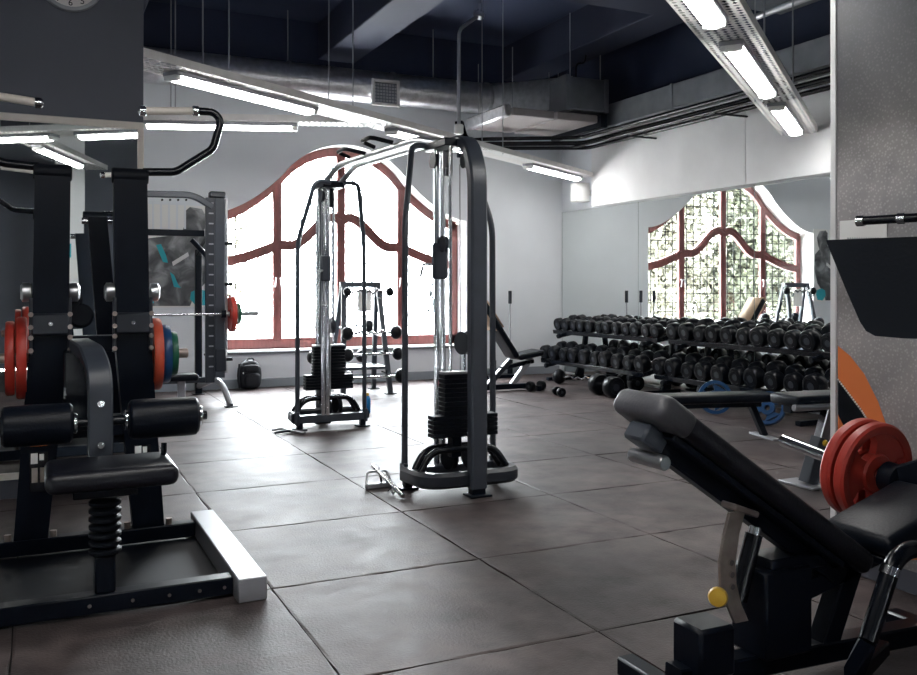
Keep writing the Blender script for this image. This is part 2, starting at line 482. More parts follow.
# partition with mirror on the left
PY = 6.17; PX = at_y(143.5, 100, PY).x
struct(MB().bb(-3.4, PX, PY, PY + .1, 0, ZC - .002, .004).build('wall_middle', 'partition_paint'))
lm = thing('wall_mirror', 'large mirror in cream frame on dark partition behind the lat pulldown machine', 'mirror', (-1.3, PY, .12))
zt = 2.355
MB().bb(-3.2, PX - .035, PY - .014, PY - .002, .16, zt - .03).build('mirror_panel', 'mirror_glass', lm)
MB().bb(-3.24, PX - .001, PY - .03, PY - .001, zt - .035, zt + .01, .004).build('frame_top', 'cream_frame', lm)
MB().bb(PX - .038, PX - .001, PY - .031, PY - .001, .12, zt - .035, .004).build('frame_side', 'cream_frame', lm)
MB().bb(-3.24, PX - .038, PY - .03, PY - .001, .12, .16, .004).build('frame_bottom', 'cream_frame', lm)
# mirror panels of the right wall
mr = thing('wall_mirror', 'frameless wall mirror in tall panels behind the dumbbell racks', 'mirror', (XR, 7, .02))
ys = [YB - .012, 9.75, 7.63, 5.5, 3.4, 1.5]
for a, b in zip(ys, ys[1:]):
    MB().bb(XR, XR + .01, b + .004, a - .004, .03, 2.428).build('mirror_panel', 'mirror_glass', mr)
for y in ys: MB().bb(XR + .002, XR + .0115, y - .006, y + .006, .03, 2.428).build('edge_strip', 'mirror_edge', mr)
# wall stub at the right, facing the room, with a printed poster
PRX = 3.36; PRY = at_x(837, 200, PRX).y
struct(MB().bb(PRX, PRX + .22, -.6, PRY, 0, ZC - .002, .004).build('wall_pillar', 'partition_paint'))
struct(MB().bb(PRX - .012, PRX + .222, PRY - .004, PRY + .03, 0, ZC - .004, .003).build('trim_20', 'white_trim'))
pp = thing('wall_poster', 'tall grey photo print with orange curved band on the right wall stub', 'poster', (PRX, 1.7, .1))
MB().bb(PRX - .006, PRX - .001, .4, PRY - .006, .1, 3.1).build('sheet', 'skin_print', pp)
def pw(px, py, dx=0): return at_x(px, py, PRX - .008 - dx)
MB().prism([pw(*p) for p in ((838, 346), (850, 356), (864, 374), (878, 402), (890, 436), (905, 480), (925, 560), (905, 560), (890, 470), (878, 436), (862, 410), (838, 378))], (.002, 0, 0)).build('orange_print', 'orange_ink', pp)
MB().prism([pw(*p) for p in ((838, 381), (861, 412), (877, 438), (889, 472), (902, 560), (880, 560), (866, 470), (838, 415))], (.002, 0, 0)).build('dark_print', 'black_rubber', pp)
MB().prism([pw(*p) for p in ((838, 414), (866, 470), (880, 560), (858, 560), (838, 440))], (.002, 0, 0)).build('orange_print', 'orange_ink', pp)
st = MB(); pts = [(838, 379.5), (850, 395), (862, 411), (870, 424), (878, 437), (884, 453), (890, 471)]
for (x0, y0), (x1, y1) in zip(pts, pts[1:]):
    for k in range(7):
        c = pw(x0 + (x1 - x0) * k / 7, y0 + (y1 - y0) * k / 7, .003); st.box(c, (.002, .007, .007))
so = st.build('stitch_print', 'paper', pp); so['kind'] = 'stuff'
nt_ = thing('paper_notice', 'white paper notice taped to the grey wall stub beside the black pad', 'notice', pw(862, 255))
a, b = pw(840, 221, .002), pw(887, 262, .002)
MB().prism([pw(840, 221, .002), pw(887, 218, .002), pw(887, 270, .002), pw(840, 265, .002)], (-.002, 0, 0)).build('sheet', 'paper', nt_)
l = MB()
for k in range(14): l.box(pw(848 + k * 2.3, 239, .005), (.001, .006, .012))
lo = l.build('printed_line', 'paper_ink', nt_); lo['kind'] = 'stuff'
# pillar behind the photographer, seen in the left mirror, with two notices
struct(MB().bb(.27, .64, -1.3, -1.0, 0, ZC - .003, .004).build('wall_post', 'soffit_paint'))
tag(MB().bb(.2 + .1, .47, -.998, -.994, 1.7, 1.89).build('notice_card', 'teal'), 'turquoise card on grey post, above the white sheet', 'notice')
tag(MB().bb(.28, .55, -.998, -.994, 1.41, 1.67).build('notice_sheet', 'paper'), 'white sheet on grey post, below the turquoise card', 'notice')
# outdoors: terrace and trees seen through the window (mostly by way of the mirror)
struct(MB().bb(-30, 40, yb2 + .02, 60, -.9, -.7).build('ground', 'terrace'))
def tree(x, y, h, cr, n, leafm, label):
    t = thing('leafy_tree', label, 'tree', (x, y, -.7), 'trees outside the window')
    tk = MB(); tk.tube([(x, y, -.7), (x + .1, y, h * .4), (x - .1, y + .1, h * .8)], .1, 8)
    for k in range(7):
        a = random.uniform(0, 2 * PI); z0 = h * random.uniform(.25, .6)
        tk.tube([(x, y, z0), (x + math.cos(a) * cr * .5, y + math.sin(a) * cr * .5, z0 + .6), (x + math.cos(a) * cr * .9, y + math.sin(a) * cr * .9, z0 + .8)], .03, 6)
    tk.build('trunk', 'bark', t)
    lf = MB(); cl = [(random.gauss(0, cr * .5), random.gauss(0, cr * .5), random.uniform(h * .15, h)) for _ in range(90)]
    for k in range(n):
        c = random.choice(cl)
        p = Vector((x + c[0] + random.gauss(0, .3), y + c[1] + random.gauss(0, .3), c[2] + random.gauss(0, .25)))
        a = Vector((random.gauss(0, 1), random.gauss(0, 1), random.gauss(0, 1))).normalized(); b = a.orthogonal().normalized()
        s = random.uniform(.06, .115)
        lf.add([p - a * s, p + b * s * .45, p + a * s, p - b * s * .45], [(0, 1, 2, 3)])
    o = lf.build('foliage', leafm, t); o['kind'] = 'stuff'
for x, y, h, cr, n, m_, lb in (
        (-4.9, 17.4, 5.2, .8, 13000, 'leaf', 'dark green tree outside, rightmost in the mirror reflection'),
        (-2.7, 16.6, 5.0, .7, 13000, 'leaf_pale', 'pale green tree outside, right of centre in the mirror reflection'),
        (-.9, 16.6, 5.0, .7, 13000, 'leaf', 'green tree outside, in the middle of the mirror reflection'),
        (1.0, 17.0, 4.8, .7, 13000, 'leaf_pale', 'pale tree outside, leftmost in the mirror reflection'),
        (3.1, 18.5, 4.2, .5, 2600, 'leaf_pale', 'thin pale tree outside the left panes of the window')):
    tree(x, y, h, cr, n, m_, lb)
# ================================================================== CEILING SERVICES
TZ = 2.85
def tray(p0, p1, w, lamps, label, lamp_labels, rods):
    """perforated tray with up-turned sides, lamps given as (start, end) distances along it"""
    p0 = Vector((*p0, TZ)); p1 = Vector((*p1, TZ)); d = (p1 - p0); L = d.length; d = d.normalized(); s = Vector((d.y, -d.x, 0))
    t = thing('cable_tray', label, 'cable tray', (p0 + p1) / 2, 'perforated cable trays under the ceiling')
    m = MB(); nx = int(L / .05); ny = max(3, int(w / .047)); ax = L / nx; ay = w / ny
    for i in range(nx):
        for j in range(ny):
            o = p0 + d * (i * ax) + s * (-w / 2 + j * ay)
            c = o + d * ax / 2 + s * ay / 2
            q = [o, o + d * ax, o + d * ax + s * ay, o + s * ay]
            e = .43
            if (i + j) % 2: h = [c - d * ax * e, c - s * ay * .3, c + d * ax * e, c + s * ay * .3]
            else: h = [c - d * ax * .3, c - s * ay * e, c + d * ax * .3, c + s * ay * e]
            # ring of four quads between the cell corners and the slot
            m.add(q + h, [(0, 1, 5, 4), (1, 2, 6, 5), (2, 3, 7, 6), (3, 0, 4, 7)])
    o = m.build('perforated_sheet', 'tray_steel', t)
    for k in (-1, 1):
        c = (p0 + p1) / 2 + s * (k * w / 2) + Vector((0, 0, .03))
        MB().box(c, (L, .004, .06), Matrix((d, s, Vector((0, 0, 1)))).transposed()).build('side_flange', 'tray_steel', t)
    for a in rods:
        for k in (-1, 1):
            q = p0 + d * a + s * (k * w * .42)
            MB().cyl(q + Vector((0, 0, -.012)), (q.x, q.y, ZC - .002 if not any(x - .02 < q.x < x + .52 for x in (-2.2, .6, 3.4, 6.18)) else 4.299), .006, n=8).build('suspension_rod', 'rod_steel', t)
    rot = Matrix((d, s, Vector((0, 0, 1)))).transposed()
    for (a, b), ll in zip(lamps, lamp_labels):
        c = p0 + d * ((a + b) / 2)
        lt = thing('strip_light', ll, 'ceiling light', c - Vector((0, 0, .03)), 'strip lights under the cable trays')
        lw = .125 if w > .3 else .095
        MB().box(c - Vector((0, 0, .018)), (b - a, lw + .03, .034), rot, .006).build('housing', 'silver_paint', lt)
        # half-round diffuser
        pr = [(lw / 2 * math.cos(q), -.034 - .04 * math.sin(q)) for q in [PI * k / 8 for k in range(9)]]
        e0 = p0 + d * (a + .05); e1 = p0 + d * (b - .05)
        g = MB(); vs_ = []
        for e in (e0, e1):
            for x, z in pr: vs_.append(e + s * x + Vector((0, 0, z)))
        n = len(pr)
        g.add(vs_, [(i, i + 1, n + i + 1, n + i) for i in range(n - 1)] + [tuple(range(n)), tuple(range(2 * n - 1, n - 1, -1)), (0, n, 2 * n - 1, n - 1)])
        g.build('diffuser', 'lamp_glow', lt)
        for e, k in ((e0, -1), (e1, 1)):
            MB().box(e + d * (k * .025) - Vector((0, 0, .046)), (.048, lw + .01, .045), rot, .012, 2).build('end_cap', 'white_plastic', lt)
tray((.5, 6.46), (7.06, 10.78), .33, [(.46, 2.01), (3.16, 4.76), (6.1, 7.65)], 'long perforated cable tray running from the partition to the far corner',
     ['strip light on the long diagonal tray nearest the dark partition', 'strip light on the long diagonal tray above the cable crossover machine', 'strip light at the far corner end of the long diagonal tray'], (.9, 2.4, 5.2))
tray((2.6, 3.31), (7.06, 6.8), .35, [(.0, 1.22), (1.72, 3.35), (3.85, 5.3)], 'wide perforated cable tray at upper right ending above the wall mirror',
     ['strip light of the wide right tray cut by the top edge', 'middle strip light of the wide right tray', 'strip light at the mirror end of the wide right tray'], (2.1, 3.7))
tray((-.6, 9.41), (3.02, 8.1), .22, [(1.62, 3.05), (.1, 1.5)], 'narrow perforated tray running parallel to the window wall',
     ['strip light of the narrow tray in front of the window wall', 'strip light of the narrow tray hidden behind the partition'], (1.9,))
tray((-1.2, 1.3), (2.3, 3.9), .35, [(.2, 1.75), (2.0, 3.55)], 'perforated tray overhead in front of the left mirror, seen as reflection',
     ['strip light overhead reflected along the top of the left mirror', 'strip light overhead in front of the partition, right of its neighbour'], (1.0, 3.0))
tray((-.05, 1.75), (.75, -.5), .3, [(.25, 1.75)], 'short perforated tray behind the camera, seen in the left mirror',
     ['slanting strip light behind the camera, seen in the left mirror'], (.4,))
# round spiral duct along the back wall with vent grille and transition
DY, DZ, DR = 11.17, 3.92, .21
dx1 = at_y(487, 95, DY).x
dt = thing('air_duct', 'round galvanised air duct running along the window wall under the ceiling', 'air duct', (2.5, DY, DZ))
MB().cyl((-3.0, DY, DZ), (dx1, DY, DZ), DR, n=36).build('duct_tube', 'galvanised', dt)
for x in (.9, 2.9, 4.3, dx1 - .03):
    MB().cyl((x - .02, DY, DZ), (x + .02, DY, DZ), DR + .012, n=36).build('joint_band', 'galvanised', dt)
bx0, bx1, by0, by1, bz0, bz1 = 6.1, 6.72, 9.7, 10.5, 3.56, 3.97
tr_ = MB(); vs_ = []; n = 32
for k in range(n):
    a = 2 * PI * k / n
    vs_.append((dx1, DY + DR * math.cos(a), DZ + DR * math.sin(a)))
    cx, cz = math.cos(a), math.sin(a); m_ = max(abs(cx), abs(cz)); cx /= m_; cz /= m_
    vs_.append((bx0 + .02 + .1, 10.15 + .4 * cx + .0, 3.77 + .22 * cz))
tr_.add(vs_, [(2 * k, 2 * ((k + 1) % n), 2 * ((k + 1) % n) + 1, 2 * k + 1) for k in range(n)]).build('transition', 'galvanised', dt)
vc = at_y(385, 91, DY - .3)
MB().box((vc.x, DY - .25, vc.z - .03), (.3, .14, .26), None, .004).build('vent_collar', 'galvanised', dt)
vf = MB()
for (x, z, sx, sz) in ((-.17, 0, .04, .34), (.17, 0, .04, .34), (0, -.15, .3, .04), (0, .15, .3, .04)): vf.box((vc.x + x, DY - .33, vc.z + z - .03), (sx, .03, sz), None, .004)
vg = vf.build('vent_frame', 'tray_steel', dt)
sl = MB()
for k in range(7): sl.box((vc.x, DY - .325, vc.z - .03 - .12 + k * .04), (.3, .012, .008))
for k in range(7): sl.box((vc.x - .12 + k * .04, DY - .322, vc.z - .03), (.006, .01, .27))
sl.build('vent_bars', 'duct_steel', vg)
MB().box((vc.x, DY - .315, vc.z - .03), (.3, .008, .27)).build('vent_back', 'black_rubber', vg)
for x in (.9, 2.9, 4.9):
    MB().cyl((x, DY, DZ + DR), (x, DY, ZC - .002), .008, n=8).build('hanger_rod', 'rod_steel', dt)
# fan unit at the end of the duct
fu = thing('fan_unit', 'grey box fan unit hung at the end of the round duct', 'fan unit', ((bx0 + bx1) / 2, 10.1, bz0))
MB().bb(bx0, bx1, by0, by1, bz0, bz1, .008).build('casing', 'duct_steel', fu)
MB().bb(bx0 - .02, bx0 + .04, by0 - .02, by1 + .02, bz0 - .02, bz1 + .02, .004).build('flange', 'duct_steel', fu)
MB().bb(bx1 - .05, bx1 + .01, by0 - .015, by1 + .01, bz0 - .01, bz1 + .01, .004).build('flange', 'duct_steel', fu)
MB().tube(fillet([(6.25, 9.72, bz1), (6.25, 9.72, bz1 + .18), (6.4, 9.75, bz1 + .2), (6.45, 9.8, ZC - .5)], .1), .012, 8).build('power_cable', 'black_rubber', fu)
for x in (bx0 + .08, bx1 - .08): MB().cyl((x, by0 + .05, bz1), (x, by0 + .05, 4.299 if x > 6.18 else ZC - .002), .008, n=8).build('hanger_rod', 'rod_steel', fu)
# flat panels slung under the fan unit
ac = thing('ceiling_cassette', 'flat air conditioning cassette with pale underside panels below the fan unit', 'air conditioner', (5.9, 10.2, 3.3))
MB().bb(5.35, 5.95, 9.75, 10.9, 3.42, 3.52, .01).build('panel', 'panel_dull', ac)
MB().bb(5.99, 6.6, 9.75, 10.9, 3.42, 3.52, .01).build('panel', 'panel_dull', ac)
MB().bb(6.62, 6.72, 9.7, 10.95, 3.36, 3.54, .008).build('edge_beam', 'black_paint', ac)
MB().bb(5.25, 5.33, 9.75, 10.9, 3.4, 3.56, .02).build('edge_pipe', 'galvanised', ac)
for x, y in ((5.4, 9.85), (6.5, 9.85), (5.4, 10.8), (6.5, 10.8)): MB().cyl((x, y, 3.52), (x, y, 3.56 if x > 6.1 and y < 10.5 else ZC - .5), .006, n=8).build('hanger_rod', 'rod_steel', ac)
# rectangular duct and pipes along the right wall
rd = thing('air_duct', 'rectangular grey air duct along the soffit above the wall mirror', 'air duct', (6.95, 6.5, 3.4))
for y0, y1 in ((8.5, 9.9), (6.9, 8.48), (5.3, 6.88), (3.6, 5.28)): MB().bb(6.78, XR - .135, y0, y1, 3.4, 3.68, .004).build('duct_section', 'duct_steel', rd)
for y in (8.49, 6.89, 5.29): MB().bb(6.77, XR - .133, y - .02, y + .02, 3.39, 3.69, .003).build('joint_flange', 'duct_steel', rd)
pt = thing('pipe_bundle', 'bundle of black pipes running under the rectangular duct to the window wall', 'pipes', (6.9, 7, 3.2))
for k, (x, z, r) in enumerate(((6.72, 3.33, .026), (6.82, 3.27, .032), (6.93, 3.22, .026), (6.72, 3.22, .018))):
    MB().tube(fillet([(x, 3.4, z), (x, 10.35 + .06 * k, z), (5.45, 10.75 + .05 * k, z - .05), (5.3 - .03 * k, 10.95, z - .05), (5.3 - .03 * k, 11.1, 3.55)], .12), r, 10).build('pipe', 'black_gloss', pt)
for y in (4.4, 6.0, 7.6, 9.2):
    MB().bb(6.66, XR - .131, y - .015, y + .015, 3.165, 3.185, .003).build('bracket', 'black_paint', pt)
MB().box((5.22, 11.0, 3.3), (.07, .07, .5), None, .01).build('drop_box', 'black_paint', pt)
# second dark duct close to the camera above the wide tray
d2 = thing('air_duct', 'flat dark air duct near the ceiling at the upper right corner', 'air duct', (6.2, 5.6, 3.8))
MB().bb(5.6, 6.6, 4.4, 6.6, 3.95, 4.2, .02).build('duct_section', 'duct_steel', d2)
MB().tube([(5.75, 4.4, 3.9), (5.75, 6.6, 3.9)], .045, 12).build('pipe', 'black_gloss', d2)
MB().tube([(6.2, 4.4, 3.86), (6.2, 6.6, 3.86)], .03, 12).build('pipe', 'brushed_steel', d2)
for x, y in ((5.7, 4.8), (6.5, 6.3), (5.7, 6.3)): MB().cyl((x, y, 4.2), (x, y, ZC - .002 if x < 6.18 else 4.299), .008, n=8).build('hanger_rod', 'rod_steel', d2)
# pendant pipe with elbow
a = at_y(459, 28, 9.9); b = at_y(459, 126, 9.9)
pn = thing('sensor_pipe', 'thin vertical pipe with bent top hanging in front of the round duct', 'pipe', (b.x, 9.9, b.z))
top = at_y(478, 16, 9.9)
MB().tube(fillet([(b.x, 9.9, b.z), (b.x, 9.9, a.z - .02), (top.x, 9.9, top.z)], .08), .022, 10).build('pipe', 'rod_steel', pn)
MB().cyl((top.x, 9.9, top.z - .02), (top.x + .02, 9.9, top.z + .04), .07, n=16, ch=.01).build('wall_plate', 'rod_steel', pn)
MB().cyl((top.x + .02, 9.9, top.z + .04), (top.x + .02, 9.9, ZC - .002), .014, n=8).build('hanger_rod', 'rod_steel', pn)
MB().cyl((b.x, 9.9, b.z - .1), (b.x, 9.9, b.z + .02), .055, n=16, ch=.012).build('sensor_head', 'tray_steel', pn)
# white speaker box in the corner
c0 = at_y(576, 182, 10.76); c1 = at_y(590, 202, 10.76)
sb = thing('corner_speaker', 'small white box speaker high in the corner above the mirror', 'speaker', ((c0.x + c1.x) / 2, 10.85, c1.z))
MB().bb(c0.x, c1.x, 10.76, 10.92, c1.z, c0.z, .012).build('cabinet', 'white_plastic', sb)
MB().bb(c1.x - .005, XR + .011, 10.8, 10.88, c1.z + .1, c0.z - .1, .006).build('bracket', 'white_plastic', sb)
# clock on the partition
cc = at_y(70.5, -19, PY - .02); rr = .185
ck = thing('wall_clock', 'round pale wall clock high on the dark partition', 'clock', (cc.x, PY, cc.z - rr))
MB().lathe([(rr, 0), (rr + .008, .012), (rr, .032), (rr - .02, .034), (rr - .022, .02), (0, .02)], (cc.x, PY - .001, cc.z), (0, -1, 0), 40).build('rim', 'silver_paint', ck)
MB().cyl((cc.x, PY - .02, cc.z), (cc.x, PY - .0235, cc.z), rr - .021, n=40).build('dial', 'clock_face', ck)
def text_mesh(name, s, size, m, parent, loc, root):
    cu = bpy.data.curves.new(name, 'FONT'); cu.body = s; cu.size = size; cu.align_x = 'CENTER'; cu.align_y = 'CENTER'; cu.extrude = .0008
    ob = bpy.data.objects.new(name, cu); C.objects.link(ob)
    dg = bpy.context.evaluated_depsgraph_get(); me = bpy.data.meshes.new_from_object(ob.evaluated_get(dg))
    bpy.data.objects.remove(ob)
    me.transform(Matrix.Rotation(PI / 2, 4, 'X')); me.materials.clear(); me.materials.append(M[m])
    o = bpy.data.objects.new(name, me); C.objects.link(o); o.parent = parent; o.location = Vector(loc) - Vector(root)
    return o
for k in range(1, 13):
    a = PI / 2 - k * PI / 6
    text_mesh('numeral', str(k), .055, 'black_rubber', ck, (cc.x + math.cos(a) * .138, PY - .0245, cc.z + math.sin(a) * .138), ck.location)
for a, L, w in ((R(60), .08, .012), (R(-20), .115, .008)):
    dv = Vector((math.sin(a), 0, math.cos(a)))
    MB().box(Vector((cc.x, PY - .027, cc.z)) + dv * L * .45, (w, .002, L), Matrix.Rotation(a, 3, 'Y')).build('clock_hand', 'black_rubber', ck)
# ================================================================== CABLE CROSSOVER
XC = 2.48
cr = thing('cable_crossover', 'tall cable crossover machine with two weight stack towers and chrome crossbeam', 'gym machine', (XC, 6.65, 0))
def pulley(mb_, c, axis, r=.05, w=.026):
    mb_.lathe([(.012, -w / 2), (r, -w / 2), (r - .008, -w / 6), (r - .008, w / 6), (r, w / 2), (.012, w / 2)], c, axis, 22); return mb_
def tower(yin, s, which):
    P = lambda x, y, z: Vector((XC + x, yin + s * y, z))
    def B(mb_, c, sz, b=.004): return mb_.box(P(*c), sz, None, b)
    B(MB(), (0, 0, .1), (.64, .06, .07)).build('inner_bar', 'satin_grey', cr)
    for k in (-1, 1):
        B(MB(), (k * .325, 0, .11), (.03, .085, .12), .006).build('end_plate', 'satin_grey', cr)
        m = MB(); B(m, (k * .3, .0, .04), (.05, .06, .07)); B(m, (k * .3, 0, .008), (.12, .1, .014), .003); m.build('foot', 'black_paint', cr)
        tb = fillet([P(k * .06, -.17, 2.24), P(k * .2, -.17, 2.25), P(k * .315, 0, 1.72), P(k * .32, 0, .13)], .1)
        MB().tube(tb, .021, 12, up=(.2, .9, .3)).build('side_tube', 'satin_grey', cr)
    m = MB().rtube(fillet([P(-.33, .03, .105), P(-.3, .33, .105), P(.33, .33, .105), P(.34, .03, .105)], .13, 8), .075, .095, c=.02); m.build('base_hoop', 'slate_paint', cr)
    m = MB(); B(m, (.02, .36, .045), (.09, .07, .07)); B(m, (.02, .37, .008), (.15, .12, .015), .004); m.build('foot', 'black_paint', cr)
    for dy in (.1, .2):
        MB().tube(fillet([P(-.31, dy + .02, .13), P(-.22, dy, .27), P(.22, dy, .27), P(.31, dy + .02, .13)], .1), .022, 10, up=(0, 1, 0)).build('arch_tube', 'black_gloss', cr)
    MB().rtube(fillet([P(.02, .365, .05), P(.02, .365, 2.02), P(.02, .25, 2.23), P(.02, -.05, 2.24)], .14, 8), .075, .112, up=(1, 0, 0), c=.012).build('upright', 'satin_grey', cr)
    for k in (0, 1):
        MB().cyl(P(-.085 + k * .042, -.02, .13), P(-.085 + k * .042, -.02, 2.22), .0195, n=14).build('guide_column', 'chrome', cr)
    for k in (-1, 1):
        MB().cyl(P(k * .075, .17, .34), P(k * .075, .17, 2.2), .011, n=10).build('guide_rod', 'chrome', cr)
    MB().cyl(P(.03, .1, .74), P(.035, .08, 2.1), .0045, n=6).build('cable', 'cable', cr)
    MB().cyl(P(-.005, .02, .3), P(-.005, .02, 2.1), .0045, n=6).build('cable', 'cable', cr)
    # top block with pulleys
    m = MB(); B(m, (-.02, .02, 2.225), (.2, .34, .05), .006); B(m, (-.005, .0, 2.13), (.03, .05, .2)); m.build('top_block', 'black_paint', cr)
    for c in ((-.1, -.03, 2.13), (-.035, .02, 2.13), (.045, .14, 2.12)):
        pulley(MB(), P(*c), (1, 0, .0), .055).build('pulley', 'slate_paint', cr)
    B(MB(), (-.065, -.02, 2.235), (.085, .07, .06), .006).build('column_cap', 'white_plastic', cr)
    # travelling carriage
    cz = 1.47
    m = MB(); B(m, (-.064, -.02, cz), (.098, .055, .24), .012); co = m.build('carriage', 'satin_grey', cr)
    pulley(MB(), P(-.064, .045, cz + .11), (0, 1, 0) if False else (1, 0, 0), .055).build('pulley', 'slate_paint', co)
    MB().tube([P(-.1, -.05, cz - .02), P(-.15, -.09, cz - .02), P(-.17, -.09, cz - .1)], .009, 8).build('lever', 'rod_steel', co)
    m = MB().tube([P(-.09, -.07, cz - .14), P(-.1, -.08, cz - .2), P(-.12, -.08, cz - .33), P(-.075, -.08, cz - .33), P(-.095, -.08, cz - .2)], .007, 8); m.build('grip_strap', 'brushed_steel', co)
    # weight stack, plate by plate
    z = .345
    for k in range(5):
        B(MB(), (.02, .16, z + .0135), (.455, .1, .0255), .003).build('weight_plate', 'black_rubber', cr); z += .028
    for k in range(9):
        B(MB(), (.02, .16, z + .0135), (.30, .1, .0265), .003).build('weight_plate', 'black_rubber', cr); z += .029
    B(MB(), (.02, .16, z + .008), (.30, .1, .015), .003).build('top_plate', 'silver_paint', cr)
    B(MB(), (-.04, .16, .28), (.07, .07, .13)).build('stack_post', 'black_paint', cr)
    pulley(MB(), P(.03, .16, .94), (1, .3, 0), .075, .05).build('stack_pulley', 'slate_paint', cr)
    MB().cyl(P(.03, .16, z), P(.03, .16, .88), .01, n=8).build('pull_pin', 'chrome', cr)
    for c in ((-.03, .06, .19), (.09, .12, .2)):
        pulley(MB(), P(*c), (1, .2, 0), .075, .04).build('pulley', 'black_rubber', cr)
    MB().cyl(P(-.02, .1, .66), P(-.02, .06, .66), .014, n=10).build('selector_pin', 'pink', cr)
tower(5.38, -1, 'near'); tower(7.98, 1, 'far')
# crossbeam: two chrome tubes with dropped ends, and chin-up grips
for x in (-.075, .075):
    MB().tube(fillet([(XC + x, 5.42, 2.25), (XC + x, 5.75, 2.32), (XC + x, 7.55, 2.36), (XC + x, 7.94, 2.25)], .12), .026, 12, up=(1, 0, 0)).build('crossbeam', 'brushed_steel', cr)
for y in (6.3, 6.9):
    for k in (-1, 1):
        MB().tube(fillet([(XC + k * .09, y - .12, 2.36), (XC + k * .24, y - .05, 2.4), (XC + k * .24, y + .16, 2.4), (XC + k * .12, y + .2, 2.37)], .05), .016, 10).build('chin_up_grip', 'black_rubber', cr)
# ---- small things at the machine
rh = thing('row_handle', 'steel close-grip row handle lying on the floor beside a chrome bar', 'cable handle', (2.0, 5.55, 0))
MB().bb(1.93, 2.12, 5.46, 5.5, .0, .035, .008).build('foot_bar', 'silver_paint', rh)
MB().tube(fillet([(1.94, 5.49, .03), (1.96, 5.53, .1), (2.09, 5.53, .1), (2.11, 5.49, .03)], .02), .008, 8).build('loop', 'brushed_steel', rh)
MB().tube([(2.02, 5.53, .1), (2.02, 5.56, .11), (2.05, 5.56, .11), (2.05, 5.5, .02)], .007, 8).build('hook', 'black_paint', rh)
sb_ = thing('straight_bar', 'short chrome bar lying slanted on the floor near the crossover foot', 'cable handle', (2.08, 5.3, 0))
MB().cyl((2.05, 5.13, .018), (2.03, 5.62, .12), .016, n=12, ch=.004).build('shaft', 'chrome', sb_)
MB().tube([(2.045, 5.28, .05), (2.06, 5.28, .02), (2.03, 5.25, .012), (2.02, 5.3, .02), (2.045, 5.3, .055)], .006, 8).build('ring', 'brushed_steel', sb_)
vh = thing('vee_handle', 'small chrome pulling handle lying on the floor by the far tower', 'cable handle', at_z(290, 431))
MB().tube(fillet([at_z(272, 430, .02), at_z(282, 428, .03), at_z(290, 431, .02), at_z(305, 433, .02)], .05), .014, 8).build('bar', 'brushed_steel', vh)
MB().tube(fillet([at_z(275, 433, .02), at_z(284, 431, .03), at_z(292, 431, .02)], .05), .012, 8).build('grip', 'black_rubber', vh)
bt = thing('water_bottle', 'small blue bottle with yellow cap standing at the far tower foot', 'bottle', (3.12, 8.8, 0))
MB().lathe([(.028, 0), (.033, .01), (.033, .14), (.02, .17), (.014, .18)], (3.12, 8.8, 0), (0, 0, 1), 16).build('body', 'bottle_blue', bt)
MB().cyl((3.12, 8.8, .178), (3.12, 8.8, .21), .016, n=12).build('cap', 'yellow', bt)

